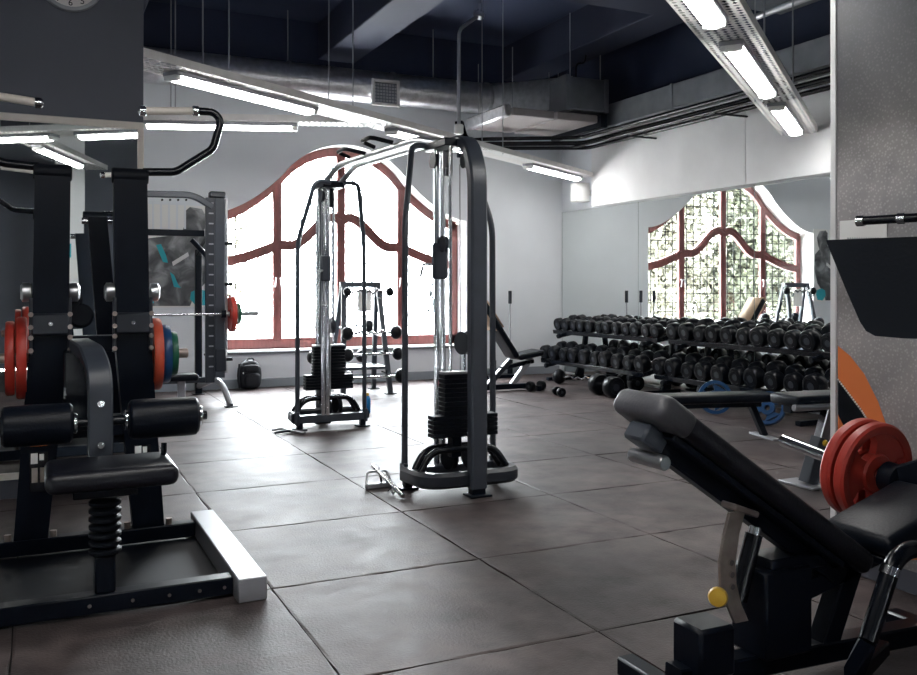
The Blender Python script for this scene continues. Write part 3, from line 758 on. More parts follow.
# ================================================================== LAT PULLDOWN (left foreground)
lp = thing('lat_pulldown', 'black plate loaded lat pulldown machine with roller pads in the left foreground', 'gym machine', (.26, 4.3, 0))
XM = .26
for y in (3.85, 4.82):
    MB().bb(XM - .55, .758, y - .04, y + .04, .012, .085, .006).build('base_rail', 'black_paint', lp)
for k, x in enumerate((.82, 2 * XM - .82)):
    MB().bb(x - .06, x + .06, 3.72, 4.96, .0, .1, .005).build('foot_rail', 'silver_paint', lp)
for x in (.2, .36, .5, .62, .72):
    MB().cyl((x, 3.812, .05), (x, 3.8, .05), .008, n=8).build('bolt', 'chrome', lp)
for k in (-1, 1):
    xb, xt = XM + k * .27, XM + k * .185
    m = MB().prism([(xb - .075, 4.79, .085), (xb + .075, 4.79, .085), (xt + .085, 4.72, 1.09), (xt - .085, 4.72, 1.09)], (0, .1, 0)); col_ = m.build('column', 'black_paint', lp)
    for q in (-.1, .1): MB().cyl((xb + q, 4.81, .085), (xb + q, 4.81, .115), .016, n=8).build('bolt', 'warm_steel', col_)
    # pictogram sticker on the column
    zz = .42; xx = xb - k * .035
    MB().prism([(xx - .04, 4.757, zz - .1), (xx + .04, 4.757, zz - .1), (xx + .04, 4.752, zz + .09), (xx - .04, 4.752, zz + .09)], (0, .004, 0)).build('sticker', 'black_gloss', col_)
    for q, (sx, sz, w, h) in enumerate(((-.02, .06, .03, .05), (.012, .065, .02, .03), (-.018, -.02, .026, .07), (.018, -.02, .026, .07))):
        MB().box((xx + sx, 4.752, zz + sz), (w, .002, h)).build('pictogram', 'paper' if q < 2 else 'warm_steel', col_)
    if k < 0: MB().box((xx, 4.75, zz + .13), (.075, .004, .022)).build('warning_strip', 'orange_ink', col_)
    # lever arm
    m = MB().prism([(xt - .08, 4.7, 1.06), (xt + .08, 4.7, 1.06), (xt + .078 - k * .01, 4.7, 1.83), (xt - .078 - k * .01, 4.7, 1.83)], (0, .07, 0)); arm = m.build('lever_arm', 'black_paint', lp)
    ax = xt - k * .01
    MB().cyl((ax - .085, 4.735, 1.85), (ax + .085, 4.735, 1.85), .04, n=18, ch=.006).build('top_sleeve', 'black_rubber', arm)
    pts = [at_y(px, py, 4.735) for px, py in ((143, 172), (176, 172), (213, 149), (221, 121), (214, 112), (196, 111))]
    if k < 0: pts = [Vector((2 * XM - p.x, p.y, p.z)) for p in pts]
    MB().tube(fillet(pts, .03), .02, 12, up=(0, 1, 0)).build('handle', 'black_gloss', arm)
    g0, g1 = at_y(196, 111, 4.735), at_y(143, 111, 4.735)
    if k < 0: g0.x, g1.x = 2 * XM - g0.x, 2 * XM - g1.x
    MB().cyl(g0, g1, .02, n=14).build('grip', 'cream_frame', arm)
    for g in (g0, g1): MB().lathe([(.012, -.025), (.026, -.015), (.026, .01), (.015, .02)], g, (1, 0, 0), 14).build('grip_collar', 'chrome', arm)
    for q in (-1, 1):
        MB().lathe([(.02, 0), (.042, .004), (.046, .02), (.046, .04), (.03, .05)], (xt + q * .08, 4.73, 1.275), (q, 0, 0), 18).build('bearing', 'brushed_steel', arm)
        MB().bb(xt + q * .085 - .008, xt + q * .085 + .008, 4.69, 4.72, .98, 1.25, .003).build('link_plate', 'slate_paint', arm)
        for z in (1.0, 1.06, 1.11, 1.17): MB().cyl((xt + q * .085, 4.69, z), (xt + q * .085, 4.675, z), .012, n=8).build('bolt', 'warm_steel', arm)
    MB().bb(xt - .085, xt + .085, 4.675, 4.78, 1.07, 1.175, .01).build('pivot_collar', 'slate_paint', arm)
    MB().cyl((xt, 4.675, 1.125), (xt, 4.665, 1.125), .01, n=8).build('bolt', 'chrome', arm)
    # plate sleeve
    sx0 = xt + k * .05; e = at_y(188, 351, 4.86)
    MB().cyl((sx0, 4.86, .955), (e.x if k > 0 else 2 * XM - e.x, 4.86, .955), .0245, n=16, ch=.005).build('plate_sleeve', 'warm_steel', arm)
def plate(name, x, y, z, r, w, axis, m, label, group=None, parts=True):
    t = thing(name, label, 'weight plate', (x, y, z - r), group)
    a = Vector(axis).normalized(); o = Vector((x, y, z))
    MB().lathe([(.027, -w / 2), (.05, -w / 2), (.06, -w * .3), (r * .62, -w * .28), (r * .78, -w / 2), (r * .97, -w / 2), (r, -w * .3), (r, w * .3), (r * .97, w / 2), (r * .78, w / 2), (r * .62, w * .28), (.06, w * .3), (.05, w / 2), (.027, w / 2), (.027, -w / 2)], o, a, 40).build('disc', m, t)
    MB().lathe([(.0255, -w * .51), (.045, -w * .51), (.045, w * .51), (.0255, w * .51)], o, a, 24).build('hub_ring', 'black_rubber', t)
    return t
plate('weight_plate', .57, 4.86, .955, .185, .045, (1, 0, 0), 'orange_plate', 'large orange-red plate on the right sleeve of the pulldown machine')
plate('weight_plate', .617, 4.86, .955, .15, .04, (1, 0, 0), 'blue_plate', 'blue plate on the right sleeve of the pulldown, between red and green')
plate('weight_plate', .657, 4.86, .955, .112, .032, (1, 0, 0), 'green_plate', 'small green outermost plate on the right sleeve of the pulldown machine')
plate('weight_plate', 2 * XM - .57, 4.86, .955, .2, .045, (1, 0, 0), 'red_plate', 'red plate on the left sleeve of the pulldown, inner of two')
plate('weight_plate', 2 * XM - .62, 4.86, .955, .18, .04, (1, 0, 0), 'red_plate', 'red plate at the left picture edge, outer on the pulldown sleeve')
# rear stay between the arms
a0, a1, b0, b1 = at_y(88, 217, 5.3), at_y(107, 217, 5.3), at_y(127, 425, 5.3), at_y(104, 425, 5.3)
MB().prism([a0, a1, b0, b1], (0, .06, 0)).build('rear_stay', 'black_paint', lp)
for p in (a0, a1): MB().cyl(p + Vector((-.03, .03, -.02)), p + Vector((.03, .03, -.02)), .018, n=10).build('bolt', 'chrome', lp)
MB().bb(b1.x, b0.x, 4.8, 5.36, .52, .6, .005).build('stay_foot', 'black_paint', lp)
MB().bb(XM - .26, XM + .26, 4.77, 4.87, .98, 1.06, .006).build('cross_beam', 'black_paint', lp)
MB().bb(XM - .26, XM + .26, 4.77, 4.87, .56, .66, .006).build('cross_beam', 'black_paint', lp)
MB().bb(XM - .13, XM + .02, 4.6, 4.76, .62, 1.0, .01).build('damper_box', 'black_gloss', lp)
for z, r_ in ((1.24, .05), (1.16, .06)):
    MB().lathe([(r_ * .7, 0), (r_, .015), (r_, .05), (r_ * .8, .06)], (XM - .09 + (1.24 - z) * .5, 4.8, z), (0, -1, 0), 20).build('reflection_disc', 'black_rubber', lp)  # added discs standing in for round weights reflected in the mirror
# pad post, roller pads, seat
MB().rtube(fillet([(.2, 4.78, 1.02), (.235, 4.28, 1.01), (.26, 4.14, .92), (.26, 4.14, .5)], .1, 8), .06, .1, up=(1, 0, 0), c=.008).build('pad_post', 'satin_grey', lp)
for z in (.63, .805): MB().cyl((.26, 4.1, z), (.26, 4.09, z), .014, n=10).build('bolt', 'chrome', lp)
MB().cyl((-.17, 4.14, .725), (.7, 4.14, .725), .02, n=12).build('pad_axle', 'black_gloss', lp)
for x0, x1 in ((-.12, .153), (.373, .667)):
    L = x1 - x0; pr = [(.03, 0), (.072, .001), (.084, .012), (.086, .03), (.086, L - .03), (.084, L - .012), (.072, L - .001), (.03, L)]
    rp_ = MB().lathe(pr, (x0, 4.14, .725), (1, 0, 0), 28).build('roller_pad', 'vinyl', lp)
    for q in (x0 - .012, x1 + .004): MB().cyl((q - .004, 4.14, .725), (q + .012, 4.14, .725), .045, n=18, ch=.004).build('end_ring', 'chrome', rp_)
MB().cyl((.68, 4.14, .725), (.705, 4.14, .725), .02, n=10).build('end_knob', 'black_rubber', lp)
def pad(mb_, c, s, rot=None, r=.03): return mb_.box(c, s, rot, r, 4)
pad(MB(), (.285, 3.9, .55), (.49, .36, .085), None, .035).build('seat', 'vinyl_grey', lp)
MB().bb(.14, .38, 3.8, 4.05, .47, .508, .004).build('seat_plate', 'black_paint', lp)
be = [(.048, 0)]
for k in range(7): be += [(.062, .012 + k * .032), (.062, .024 + k * .032), (.046, .032 + k * .032)]
MB().lathe(be, (.26, 3.86, .23), (0, 0, 1), 20).build('bellows', 'black_rubber', lp)
MB().bb(.222, .298, 3.825, 3.9, .085, .3, .006).build('seat_post', 'black_paint', lp)
MB().tube([(.46, 3.97, .47), (.5, 3.97, .6), (.5, 3.97, .64)], .012, 8).build('adjust_lever', 'black_gloss', lp)

tag(MB().bb(XM - .9, .755, 3.9, 4.77, .0025, .009, .002).build('black_sheet', 'black_rubber'), 'thin black sheet lying inside the base of the pulldown machine', 'floor mat')  # thin black layer over the floor between the base rails
# ================================================================== POSTER, BACKPACK, SMITH MACHINE
YP = YB - .003
def wp(px, py, dy=0): return at_y(px, py, YP - dy)
po_ = thing('wall_poster', 'black and white athlete poster with turquoise details left of the window', 'poster', wp(175, 307))
a, b = wp(120, 203), wp(213, 307)
MB().bb(a.x - .2, b.x, YP - .012, YP, b.z, a.z).build('sheet', 'paper', po_)
MB().prism([wp(*p, .014) for p in ((120, 306), (120, 245), (150, 238), (168, 236), (182, 232), (186, 222), (184, 212), (190, 207), (202, 209), (207, 218), (205, 228), (202, 234), (211, 242), (212, 262), (206, 282), (194, 296), (190, 306))], (0, .001, 0)).build('figure_print', 'torso_print', po_)
for q in (((156, 245), (161, 244), (166, 255), (168, 263), (163, 262)), ((170, 272), (174, 275), (178, 284), (181, 288), (174, 287)), ((191, 292), (198, 289), (207, 291), (209, 297), (206, 305), (196, 306), (190, 299)), ((146, 296), (153, 297), (154, 303), (146, 305))):
    MB().prism([wp(*p, .016) for p in q], (0, .001, 0)).build('turquoise_print', 'teal', po_)
MB().prism([wp(*p, .017) for p in ((172, 262), (188, 252), (189, 256), (173, 266))], (0, .001, 0)).build('bar_print', 'white_plastic', po_)
for k in range(5):
    MB().prism([wp(*p, .016) for p in ((152 + k * 8, 201), (154 + k * 8, 201), (154 + k * 8, 229), (152 + k * 8, 229))], (0, .001, 0)).build('stripe_print', 'wall_paint', po_)

bp_ = thing('backpack', 'black backpack standing on the floor against the window wall', 'backpack', (2.49, 11.48, 0))
def blob(mb_, c, s, lat=10, lon=18, p=.55):
    """rounded cushion shape (superellipsoid)"""
    sp = lambda v, e: math.copysign(abs(v) ** e, v)
    vs_ = []; fs_ = []
    for i in range(lat + 1):
        th = -PI / 2 + PI * i / lat
        for j in range(lon):
            ph = 2 * PI * j / lon
            vs_.append((c[0] + s[0] * sp(math.cos(th), p) * sp(math.cos(ph), p), c[1] + s[1] * sp(math.cos(th), p) * sp(math.sin(ph), p), c[2] + s[2] * sp(math.sin(th), p)))
    for i in range(lat):
        for j in range(lon):
            k = (j + 1) % lon; fs_.append((i * lon + j, i * lon + k, (i + 1) * lon + k, (i + 1) * lon + j))
    return mb_.add(vs_, fs_)
m = blob(MB(), (2.49, 11.5, .185), (.15, .1, .185), 12, 24, .6)
for v in m.v:
    t = max(0, (v.z - .2) / .17); v.x = 2.49 + (v.x - 2.49) * (1 - .25 * t * t)
m.build('body', 'bag_cloth', bp_)
blob(MB(), (2.51, 11.41, .12), (.105, .055, .095), 10, 20, .6).build('front_pocket', 'bag_cloth', bp_)
blob(MB(), (2.5, 11.42, .27), (.1, .04, .05), 8, 18, .6).build('upper_pocket', 'bag_cloth', bp_)
MB().tube(fillet([(2.45, 11.47, .36), (2.47, 11.46, .395), (2.53, 11.46, .395), (2.55, 11.47, .35)], .02), .009, 8).build('carry_loop', 'bag_cloth', bp_)
MB().tube(fillet([(2.35, 11.42, .33), (2.33, 11.4, .2), (2.35, 11.42, .03)], .05), .014, 8).build('strap', 'bag_cloth', bp_)
MB().bb(2.385, 2.4, 11.395, 11.4, .205, .225, .002).build('buckle', 'white_plastic', bp_)

sm_ = thing('smith_machine', 'grey smith machine rack standing against the window wall left of the window', 'gym machine', (1.1, 10.6, 0))
for x, yf, nm in ((1.84, 10.12, 0), (.3, 10.12, 1)):
    MB().rtube([(x + .02, yf, .3), (x + .02, yf, 2.3)], .08, .11, up=(1, 0, 0)).build('front_upright', 'satin_grey', sm_)
    MB().bb(x - .13, x - .036, yf - .04, yf + .03, .25, 2.28, .004).build('slotted_plate', 'slate_paint', sm_)
    for k in range(17):
        MB().bb(x - .1, x - .05, yf - .046, yf - .038, .42 + k * .112, .435 + k * .112).build('slot', 'silver_paint', sm_)
    MB().rtube([(x + .095, yf, .35), (x + .095, yf, 2.27)], .03, .03, up=(1, 0, 0)).build('guide_rail', 'brushed_steel', sm_)
    MB().box((x - .005, yf, 2.315), (.17, .12, .07), None, .012).build('top_cap', 'slate_paint', sm_)
    MB().rtube([(x - .03, 11.2, .0), (x - .03, 11.2, 1.75)], .07, .08, up=(1, 0, 0)).build('rear_upright', 'black_paint', sm_)
    MB().rtube(fillet([(x - .03, 11.2, 1.7), (x - .03, 10.15, 1.95)], .05), .06, .06).build('side_brace', 'black_paint', sm_)
    MB().rtube(fillet([(x - .03, 11.2, .1), (x, 10.3, .27), (x + .05, 10.05, .22), (x + .1, 9.9, .01)], .15), .055, .07, c=.015).build('curved_leg', 'silver_paint', sm_)
    MB().box((x + .1, 9.88, .006), (.13, .12, .012), None, .003).build('foot', 'black_paint', sm_)
    MB().box((x - .03, 11.2, .006), (.14, .12, .012), None, .003).build('foot', 'black_paint', sm_)
    MB().bb(x - .03, x + .09, yf - .05, yf + .05, .37, .62, .01).build('safety_block', 'slate_paint', sm_)
    for z in (1.78, 1.33, .5): MB().cyl((x + .03, yf - .02, z), (x + .16, yf - .02, z), .018, n=10).build('storage_peg', 'black_rubber', sm_)
c = [at_y(p, q, 10.1) for p, q in ((148, 194), (193, 195), (216, 207))]
MB().rtube(fillet([(.36, 10.12, 2.15), (.7, 10.12, c[0].z), c[0], c[1], c[2] - Vector((.04, 0, 0))], .1), .06, .07, c=.01).build('top_crossbar', 'satin_grey', sm_)
z = at_y(180, 233, 10.5).z
MB().rtube([(.3, 10.5, z), (1.76, 10.5, z)], .06, .07).build('middle_crossbar', 'black_paint', sm_)
MB().rtube([at_y(192, 240, 10.5), at_y(209, 258, 10.4)], .05, .05).build('diagonal_brace', 'black_paint', sm_)
z = at_y(190, 381, 10.2).z
MB().rtube([(.3, 10.25, .27), (1.8, 10.25, .27)], .05, .06).build('lower_crossbar', 'slate_paint', sm_)
for p in (at_y(200, 205, 10.15), ): pass
for k in range(4):
    q = at_y(162 + k * 8, 200, 10.08); MB().cyl(q, q + Vector((0, -.02, 0)), .012, n=8).build('bolt', 'black_rubber', sm_)
bz = at_y(220, 314, 10.02).z
bar = thing('barbell', 'steel barbell loaded with red and green plates on the smith machine', 'barbell', (1.1, 10.02, bz))
MB().cyl((.0, 10.02, bz), (1.86, 10.02, bz), .014, n=12).build('shaft', 'chrome', bar)
MB().cyl((1.9, 10.02, bz), (2.27, 10.02, bz), .025, n=14, ch=.004).build('sleeve', 'brushed_steel', bar)
MB().cyl((1.86, 10.02, bz), (1.91, 10.02, bz), .045, n=14).build('collar', 'black_paint', bar)
plate('weight_plate', 1.975, 10.02, bz, .2, .05, (1, 0, 0), 'red_plate', 'red plate on the smith machine barbell beside the window')
plate('weight_plate', 2.045, 10.02, bz, .118, .035, (1, 0, 0), 'green_plate', 'small green plate on the smith machine barbell beside the window')
sbn = thing('flat_bench', 'low black bench with pale post inside the smith machine', 'bench', (1.35, 9.7, 0))
MB().bb(.9, 1.55, 9.55, 9.85, .33, .4, .025, 3).build('pad', 'vinyl', sbn)
MB().bb(1.36, 1.43, 9.66, 9.74, .02, .33, .006).build('post', 'silver_paint', sbn)
MB().bb(.98, 1.05, 9.66, 9.74, .02, .33, .006).build('post', 'silver_paint', sbn)
for x in (1.0, 1.4): MB().bb(x - .04, x + .04, 9.5, 9.9, 0, .03, .006).build('foot', 'black_paint', sbn)

# ================================================================== FIXED BARBELL RACK (A-frame)
af = thing('barbell_rack', 'grey A-frame rack holding fixed barbells in front of the window', 'rack', (3.65, 10.5, 0))
tz = 1.33
for x0, x1 in ((3.93, 3.86), (3.33, 3.42)):
    MB().rtube([(x0, 10.25, 0.01), (x1, 10.5, tz)], .06, .05, up=(0, 1, 0)).build('leg', 'satin_grey', af)
    MB().rtube([(x0, 10.85, 0.01), (x1, 10.56, tz)], .055, .05, up=(0, 1, 0)).build('leg', 'satin_grey', af)
    for y in (10.25, 10.85): MB().box((x0, y, .006), (.13, .1, .012), None, .003).build('foot', 'black_paint', af)
    for k, z in enumerate((1.2, .78, .54, .3)):
        y = 10.25 + .25 * z / tz
        MB().tube([(x1 - .02 if x0 > 3.6 else x1 + .02, y, z - .03), (x1, y - .1, z - .04), (x1, y - .12, z)], .011, 8).build('hook', 'black_paint', af)
MB().rtube([(3.38, 10.53, tz), (3.9, 10.53, tz)], .07, .07).build('top_beam', 'satin_grey', af)
MB().bb(3.38, 3.92, 10.3, 10.8, .3, .335, .006).build('shelf', 'satin_grey', af)
tag(MB().bb(3.58, 3.76, 10.455, 10.46, 1.0, 1.27).build('paper_notice', 'paper'), 'white paper sheet hanging from the barbell rack beam', 'notice')
def ez_bar(name, p, L, r, label, wavy=True, axis=(1, 0, 0), rr=None):
    t = thing(name, label, 'barbell', Vector(p), 'fixed barbells')
    a = Vector(axis).normalized(); n = Vector((0, 0, 1)) if abs(a.z) < .5 else Vector((1, 0, 0)); p = Vector(p)
    pts = [p + a * (L * (q - .5)) + n * w for q, w in ((.06, 0), (.2, 0), (.3, .025), (.4, -.02), (.5, .012), (.6, -.02), (.7, .025), (.8, 0), (.94, 0))]
    MB().tube(pts if wavy else [pts[0], pts[-1]], .014, 8, up=n).build('shaft', 'chrome', t)
    for k in (-1, 1):
        MB().lathe([(r * .3, -r * .8), (r * .62, -r * .68), (r * .88, -r * .42), (r, -r * .12), (r, r * .12), (r * .88, r * .42), (r * .62, r * .68), (r * .3, r * .8)], p + a * (k * L / 2), a * k, 24).build('head', rr or 'dumbbell_rubber', t)
    return t
for k, (z, L, r, w) in enumerate(((1.24, .55, .058, 'top'), (.745, .62, .085, 'upper middle'), (.49, .64, .082, 'lower middle'), (.22, .68, .088, 'bottom'))):
    y = 10.25 + .25 * z / tz - .1
    x = at_y((390, 396, 398, 401)[k], 300, y).x - L / 2
    ez_bar('fixed_barbell', (x, y, z), L, r, w + ' fixed barbell on the front of the A-frame rack', k < 2)
for k, (z, px) in enumerate(((.8, 368), (.42, 361))):
    x = at_y(px, 300, 10.95).x - .32
    ez_bar('fixed_barbell', (x, 10.93, z), .64, .085, ('higher', 'lower')[k] + ' fixed barbell on the rear of the A-frame rack')

# ================================================================== INCLINE BENCH AT THE BACK, STANDING BARBELLS
ib = thing('incline_bench', 'black incline bench with raised back in front of the window wall', 'bench', (5.3, 9.95, 0))
rotb = lambda ang: Matrix.Rotation(ang, 3, 'Y')
MB().bb(4.75, 5.75, 9.91, 9.99, .02, .085, .006).build('base_beam', 'black_paint', ib)
for x, w in ((4.78, .5), (5.72, .45)): MB().bb(x - .03, x + .03, 9.95 - w / 2, 9.95 + w / 2, 0, .06, .006).build('foot', 'black_paint', ib)
MB().box((5.66, 9.95, .445), (.36, .3, .075), rotb(R(-9)), .028, 3).build('seat_pad', 'vinyl', ib)
c0 = Vector((5.46, 9.95, .42)); c1 = Vector((4.98, 9.95, 1.12))
ang = math.atan2(c1.z - c0.z, c1.x - c0.x)
MB().box((c0 + c1) / 2, ((c1 - c0).length, .3, .075), rotb(-ang), .028, 3).build('back_pad', 'vinyl', ib)
MB().rtube([(5.1, 9.95, .07), (5.42, 9.95, .38)], .07, .06).build('support_post', 'slate_paint', ib)
MB().rtube([(5.45, 9.95, .07), (5.72, 9.95, .4)], .06, .07).build('seat_strut', 'silver_paint', ib)
MB().rtube([(5.28, 9.95, .28), (5.75, 9.95, .36)], .06, .05).build('seat_beam', 'black_paint', ib)
MB().tube([(5.82, 9.85, .4), (5.95, 9.85, .34)], .014, 8).build('lever', 'black_rubber', ib)
d_ = (c1 - c0).normalized(); nrm = Vector((d_.z, 0, -d_.x))
tw = thing('towel', 'tan towel draped over the raised back of the far incline bench', 'towel', (4.98, 9.95, 1.0))
pp0 = [c1 + nrm * .05 - d_ * .42, c1 + nrm * .045 - d_ * .02, c1 + nrm * .02 + d_ * .02, c1 - nrm * .02 + d_ * .02, c1 - nrm * .045 - d_ * .02, c1 - nrm * .05 - d_ * .4]
m = MB().rtube(fillet(pp0, .02, 4), .27, .012, up=(0, 1, 0)); 
m = MB(); fp = fillet(pp0, .02, 4); vs_ = []
for p in fp:
    for y in (-.135, .135): vs_.append(p + Vector((0, y, 0)))
m.add(vs_, [(2 * i, 2 * i + 1, 2 * i + 3, 2 * i + 2) for i in range(len(fp) - 1)])
o = m.build('cloth', 'tan_cloth', tw); sd = o.modifiers.new('thick', 'SOLIDIFY'); sd.thickness = .008; sd.offset = 1
hd = thing('bar_holder', 'low black holder for three standing barbells at the window wall', 'rack', (5.95, 11.42, 0))
MB().bb(5.55, 6.35, 11.3, 11.54, 0, .05, .006).build('base', 'black_paint', hd)
for x in (5.7, 5.95, 6.22): MB().lathe([(.032, 0), (.032, .2), (.04, .2), (.04, 0)], (x, 11.42, .05), (0, 0, 1), 14).build('socket', 'black_paint', hd)
for x, w in ((5.7, 'left'), (5.95, 'middle'), (6.22, 'right')):
    vb = thing('standing_barbell', w + ' one of three thin barbells standing upright at the window wall', 'barbell', (x, 11.42, .06), 'barbells standing upright')
    MB().cyl((x, 11.42, .06), (x, 11.42, 1.08), .012, n=10).build('shaft', 'rod_steel', vb)
    MB().cyl((x, 11.42, 1.06), (x, 11.42, 1.245), .026, n=12, ch=.004).build('sleeve', 'slate_paint', vb)

# ================================================================== DUMBBELL RACKS
def dumbbell_master():
    t = thing('dumbbell', 'x', 'dumbbell', (0, 0, 0))
    for k in (-1, 1):
        h = MB().lathe([(.03, .07), (.08, .072), (.09, .085), (.09, .155), (.08, .17), (.06, .172), (.058, .168), (0, .168)], (0, 0, 0), (k, 0, 0), 22).build('head', 'dumbbell_rubber', t)
        MB().cyl((k * .168, 0, 0), (k * .1705, 0, 0), .03, n=16).build('end_badge', 'slate_paint', h)
    MB().lathe([(.017, -.08), (.019, 0), (.017, .08)], (0, 0, 0), (1, 0, 0), 12).build('grip', 'chrome', t)
    return t
master = dumbbell_master(); used = [False]
def put_dumbbell(loc, s, rz, tilt, label, group):
    if not used[0]: o = master; used[0] = True
    else: o = copy_tree(master)
    o.location = loc; o.scale = (s, s, s); o.rotation_euler = (0, tilt, rz)
    tag(o, label, 'dumbbell', group); return o
def rack(y0, y1, which, nu, nl, su, sl):
    t = thing('dumbbell_rack', f'black two-tier dumbbell rack, {which}', 'rack', (6.85, (y0 + y1) / 2, 0))
    tl = R(10)
    for y in (y0 + .22, y1 - .22):
        MB().rtube([(7.0, y, .04), (7.1, y, .74)], .07, .05, up=(0, 1, 0)).build('upright', 'black_paint', t)
        MB().rtube([(6.93, y, .04), (7.04, y, .3)], .07, .05, up=(0, 1, 0)).build('brace', 'black_paint', t)
        MB().bb(6.45, 7.18, y - .035, y + .035, 0, .05, .006).build('foot', 'black_paint', t)
        for x, z in ((6.87, .69), (6.67, .29)):
            MB().rtube([(x - .22, y, z - .035 - .22 * math.tan(tl)), (x + .26, y, z - .035 + .26 * math.tan(tl))], .05, .05, up=(0, 0, 1)).build('arm', 'black_paint', t)
            MB().cyl((x - .26, y, z - .04 - .22 * math.tan(tl)), (x - .21, y, z - .035 - .22 * math.tan(tl)), .033, n=14, ch=.006).build('arm_cap', 'black_rubber', t)
    for x, z in ((6.87, .69), (6.67, .29)):
        for q in (-.13, .13):
            MB().box((x + q, (y0 + y1) / 2, z + q * math.tan(tl)), (.09, y1 - y0, .03), rotb(-tl), .004).build('rail', 'black_gloss', t)
        MB().box((x - .19, (y0 + y1) / 2, z - .19 * math.tan(tl) + .01), (.012, y1 - y0, .055), rotb(-tl), .003).build('front_lip', 'black_gloss', t)
    for n, s0, x, z, tier in ((nu, su, 6.87, .69, 'upper'), (nl, sl, 6.67, .29, 'lower')):
        for i in range(n):
            y = y1 - .06 - (y1 - y0 - .14) * i / (n - 1)
            s = s0 * (1 + .06 * math.sin(i * 2.3)) * (1.0 if tier == 'upper' else 1.0)
            put_dumbbell((x - .01, y + random.uniform(-.008, .008), z + .016 + .09 * s / math.cos(tl)), s, random.uniform(-.04, .04), -tl,
                         f'{ORD[i]} dumbbell from the window on the {tier} tier of the {which.split(",")[0]}', 'dumbbells on the wall racks')
rack(8.62, 10.98, 'far rack, next to the window wall', 12, 10, .98, 1.12)
rack(6.02, 8.42, 'near rack, towards the right picture edge', 11, 10, 1.13, 1.17)
# loose dumbbells and bars on the floor
def gd(px, py, s, rz, label, tilt=0):
    p = at_z(px, py, 0); put_dumbbell((p.x, p.y, .09 * s), s, rz, tilt, label, 'loose dumbbells on the floor')
gd(536, 391, .72, R(10), 'small black dumbbell on the floor at the foot of the incline bench')
gd(559, 396, .6, R(80), 'tiny black dumbbell lying alone in the middle of the floor')
gd(606, 396, 1.4, R(86), 'large black dumbbell on the floor in front of the far rack')
gd(630, 390, 1.15, R(84), 'medium black dumbbell on the floor beside the large one')
p = at_z(576, 381, 0)
q0, q1 = at_z(559, 384, 0), at_z(598, 387, 0)
ez_bar('curl_bar', ((q0 + q1) / 2) + Vector((0, 0, .1)), (q1 - q0).length, .1, 'wavy chrome curl bar with round heads on the floor before the far rack', True, (q1 - q0))

# ================================================================== FLAT BENCH, BLUE PLATES, CHROME BENCH
pA, pB = at_z(640, 396, .4), at_z(777, 392.5, .4)
dv = (pB - pA); Lb = dv.length; az = math.atan2(dv.y, dv.x); mid = (pA + pB) / 2
fb = thing('flat_bench', 'black flat bench with pale sheen in front of the near dumbbell rack', 'bench', (mid.x, mid.y, 0))
rz3 = Matrix.Rotation(az, 3, 'Z'); ex = rz3 @ Vector((1, 0, 0)); ey = rz3 @ Vector((0, 1, 0))
off = Vector((0, 0, 0)) + ey * .12
MB().box(Vector((mid.x, mid.y, .355)) + off, (Lb, .27, .075), rz3, .025, 3).build('pad', 'vinyl', fb)
MB().box(Vector((mid.x, mid.y, .295)) + off, (Lb * .85, .07, .05), rz3, .004).build('spine', 'black_paint', fb)
for k in (-1, 1):
    top = Vector((mid.x, mid.y, .3)) + off + ex * (k * (Lb / 2 - .18)); bot = Vector((mid.x, mid.y, .02)) + off + ex * (k * (Lb / 2 - .05))
    MB().rtube([top, bot], .07, .05, up=(0, 0, 1)).build('leg', 'black_paint', fb)
    MB().box(bot - Vector((0, 0, .01)), (.07, .4, .02), rz3, .004).build('foot', 'silver_paint', fb)
def floor_plate(px, py, r, label, yaw, lean=R(10)):
    p = at_z(px, py, 0)
    ax = Vector((math.cos(yaw), math.sin(yaw), math.sin(lean)))
    t = thing('weight_plate', label, 'weight plate', (p.x, p.y, 0)); o = Vector((p.x, p.y, r * math.cos(lean) + .012)); w = .05
    a = ax.normalized(); e = a.cross(Vector((0, 0, 1))).normalized(); g = e.cross(a)
    # rim, hub and three webs with grip openings between them
    MB().lathe([(r * .8, -w / 2), (r, -w / 2), (r, w / 2), (r * .8, w / 2), (r * .8, -w / 2)], o, a, 40).build('rim', 'blue_plate', t)
    MB().lathe([(.027, -w / 2), (r * .42, -w / 2), (r * .42, w / 2), (.027, w / 2), (.027, -w / 2)], o, a, 30).build('hub', 'blue_plate', t)
    for k in range(3):
        m_ = MB(); an = PI / 2 + .5 + k * 2 * PI / 3; pts = []
        for rr_, hw in ((r * .4, .5), (r * .82, .62)):
            for sg in ((-1, 1) if rr_ < r * .5 else (1, -1)): pts.append(o + (e * math.cos(an + sg * hw) + g * math.sin(an + sg * hw)) * rr_ - a * w * .3)
        m_.prism(pts, a * w * .6).build('web', 'blue_plate', t)
floor_plate(715, 415, .17, 'blue grip plate leaning upright behind the flat bench', R(-120))
floor_plate(768, 425, .16, 'dark blue plate leaning beside the end leg of the flat bench', R(-150), R(25))
cb = thing('adjustable_bench', 'black adjustable bench with chrome telescopic post, half hidden by the wall stub', 'bench', (4.75, 4.4, 0))
foot = at_z(808, 486, 0); tp = at_d(829, 408, 5.9)
MB().rtube([foot + Vector((0, 0, .02)), foot.lerp(tp, .62)], .1, .085, up=(0, 1, 0)).build('post_sleeve', 'satin_grey', cb)
MB().rtube([foot.lerp(tp, .5), tp], .075, .065, up=(0, 1, 0)).build('post', 'chrome', cb)
MB().box(foot + Vector((0, .03, .008)), (.17, .3, .016), None, .004).build('foot', 'silver_paint', cb)
k_ = at_d(825, 443, 5.85); MB().lathe([(.01, -.03), (.02, -.012), (.022, 0), (.015, .014), (0, .016)], k_, (-.3, -1, 0), 14).build('knob', 'yellow', cb)
s0 = at_d(784, 403, 5.85)
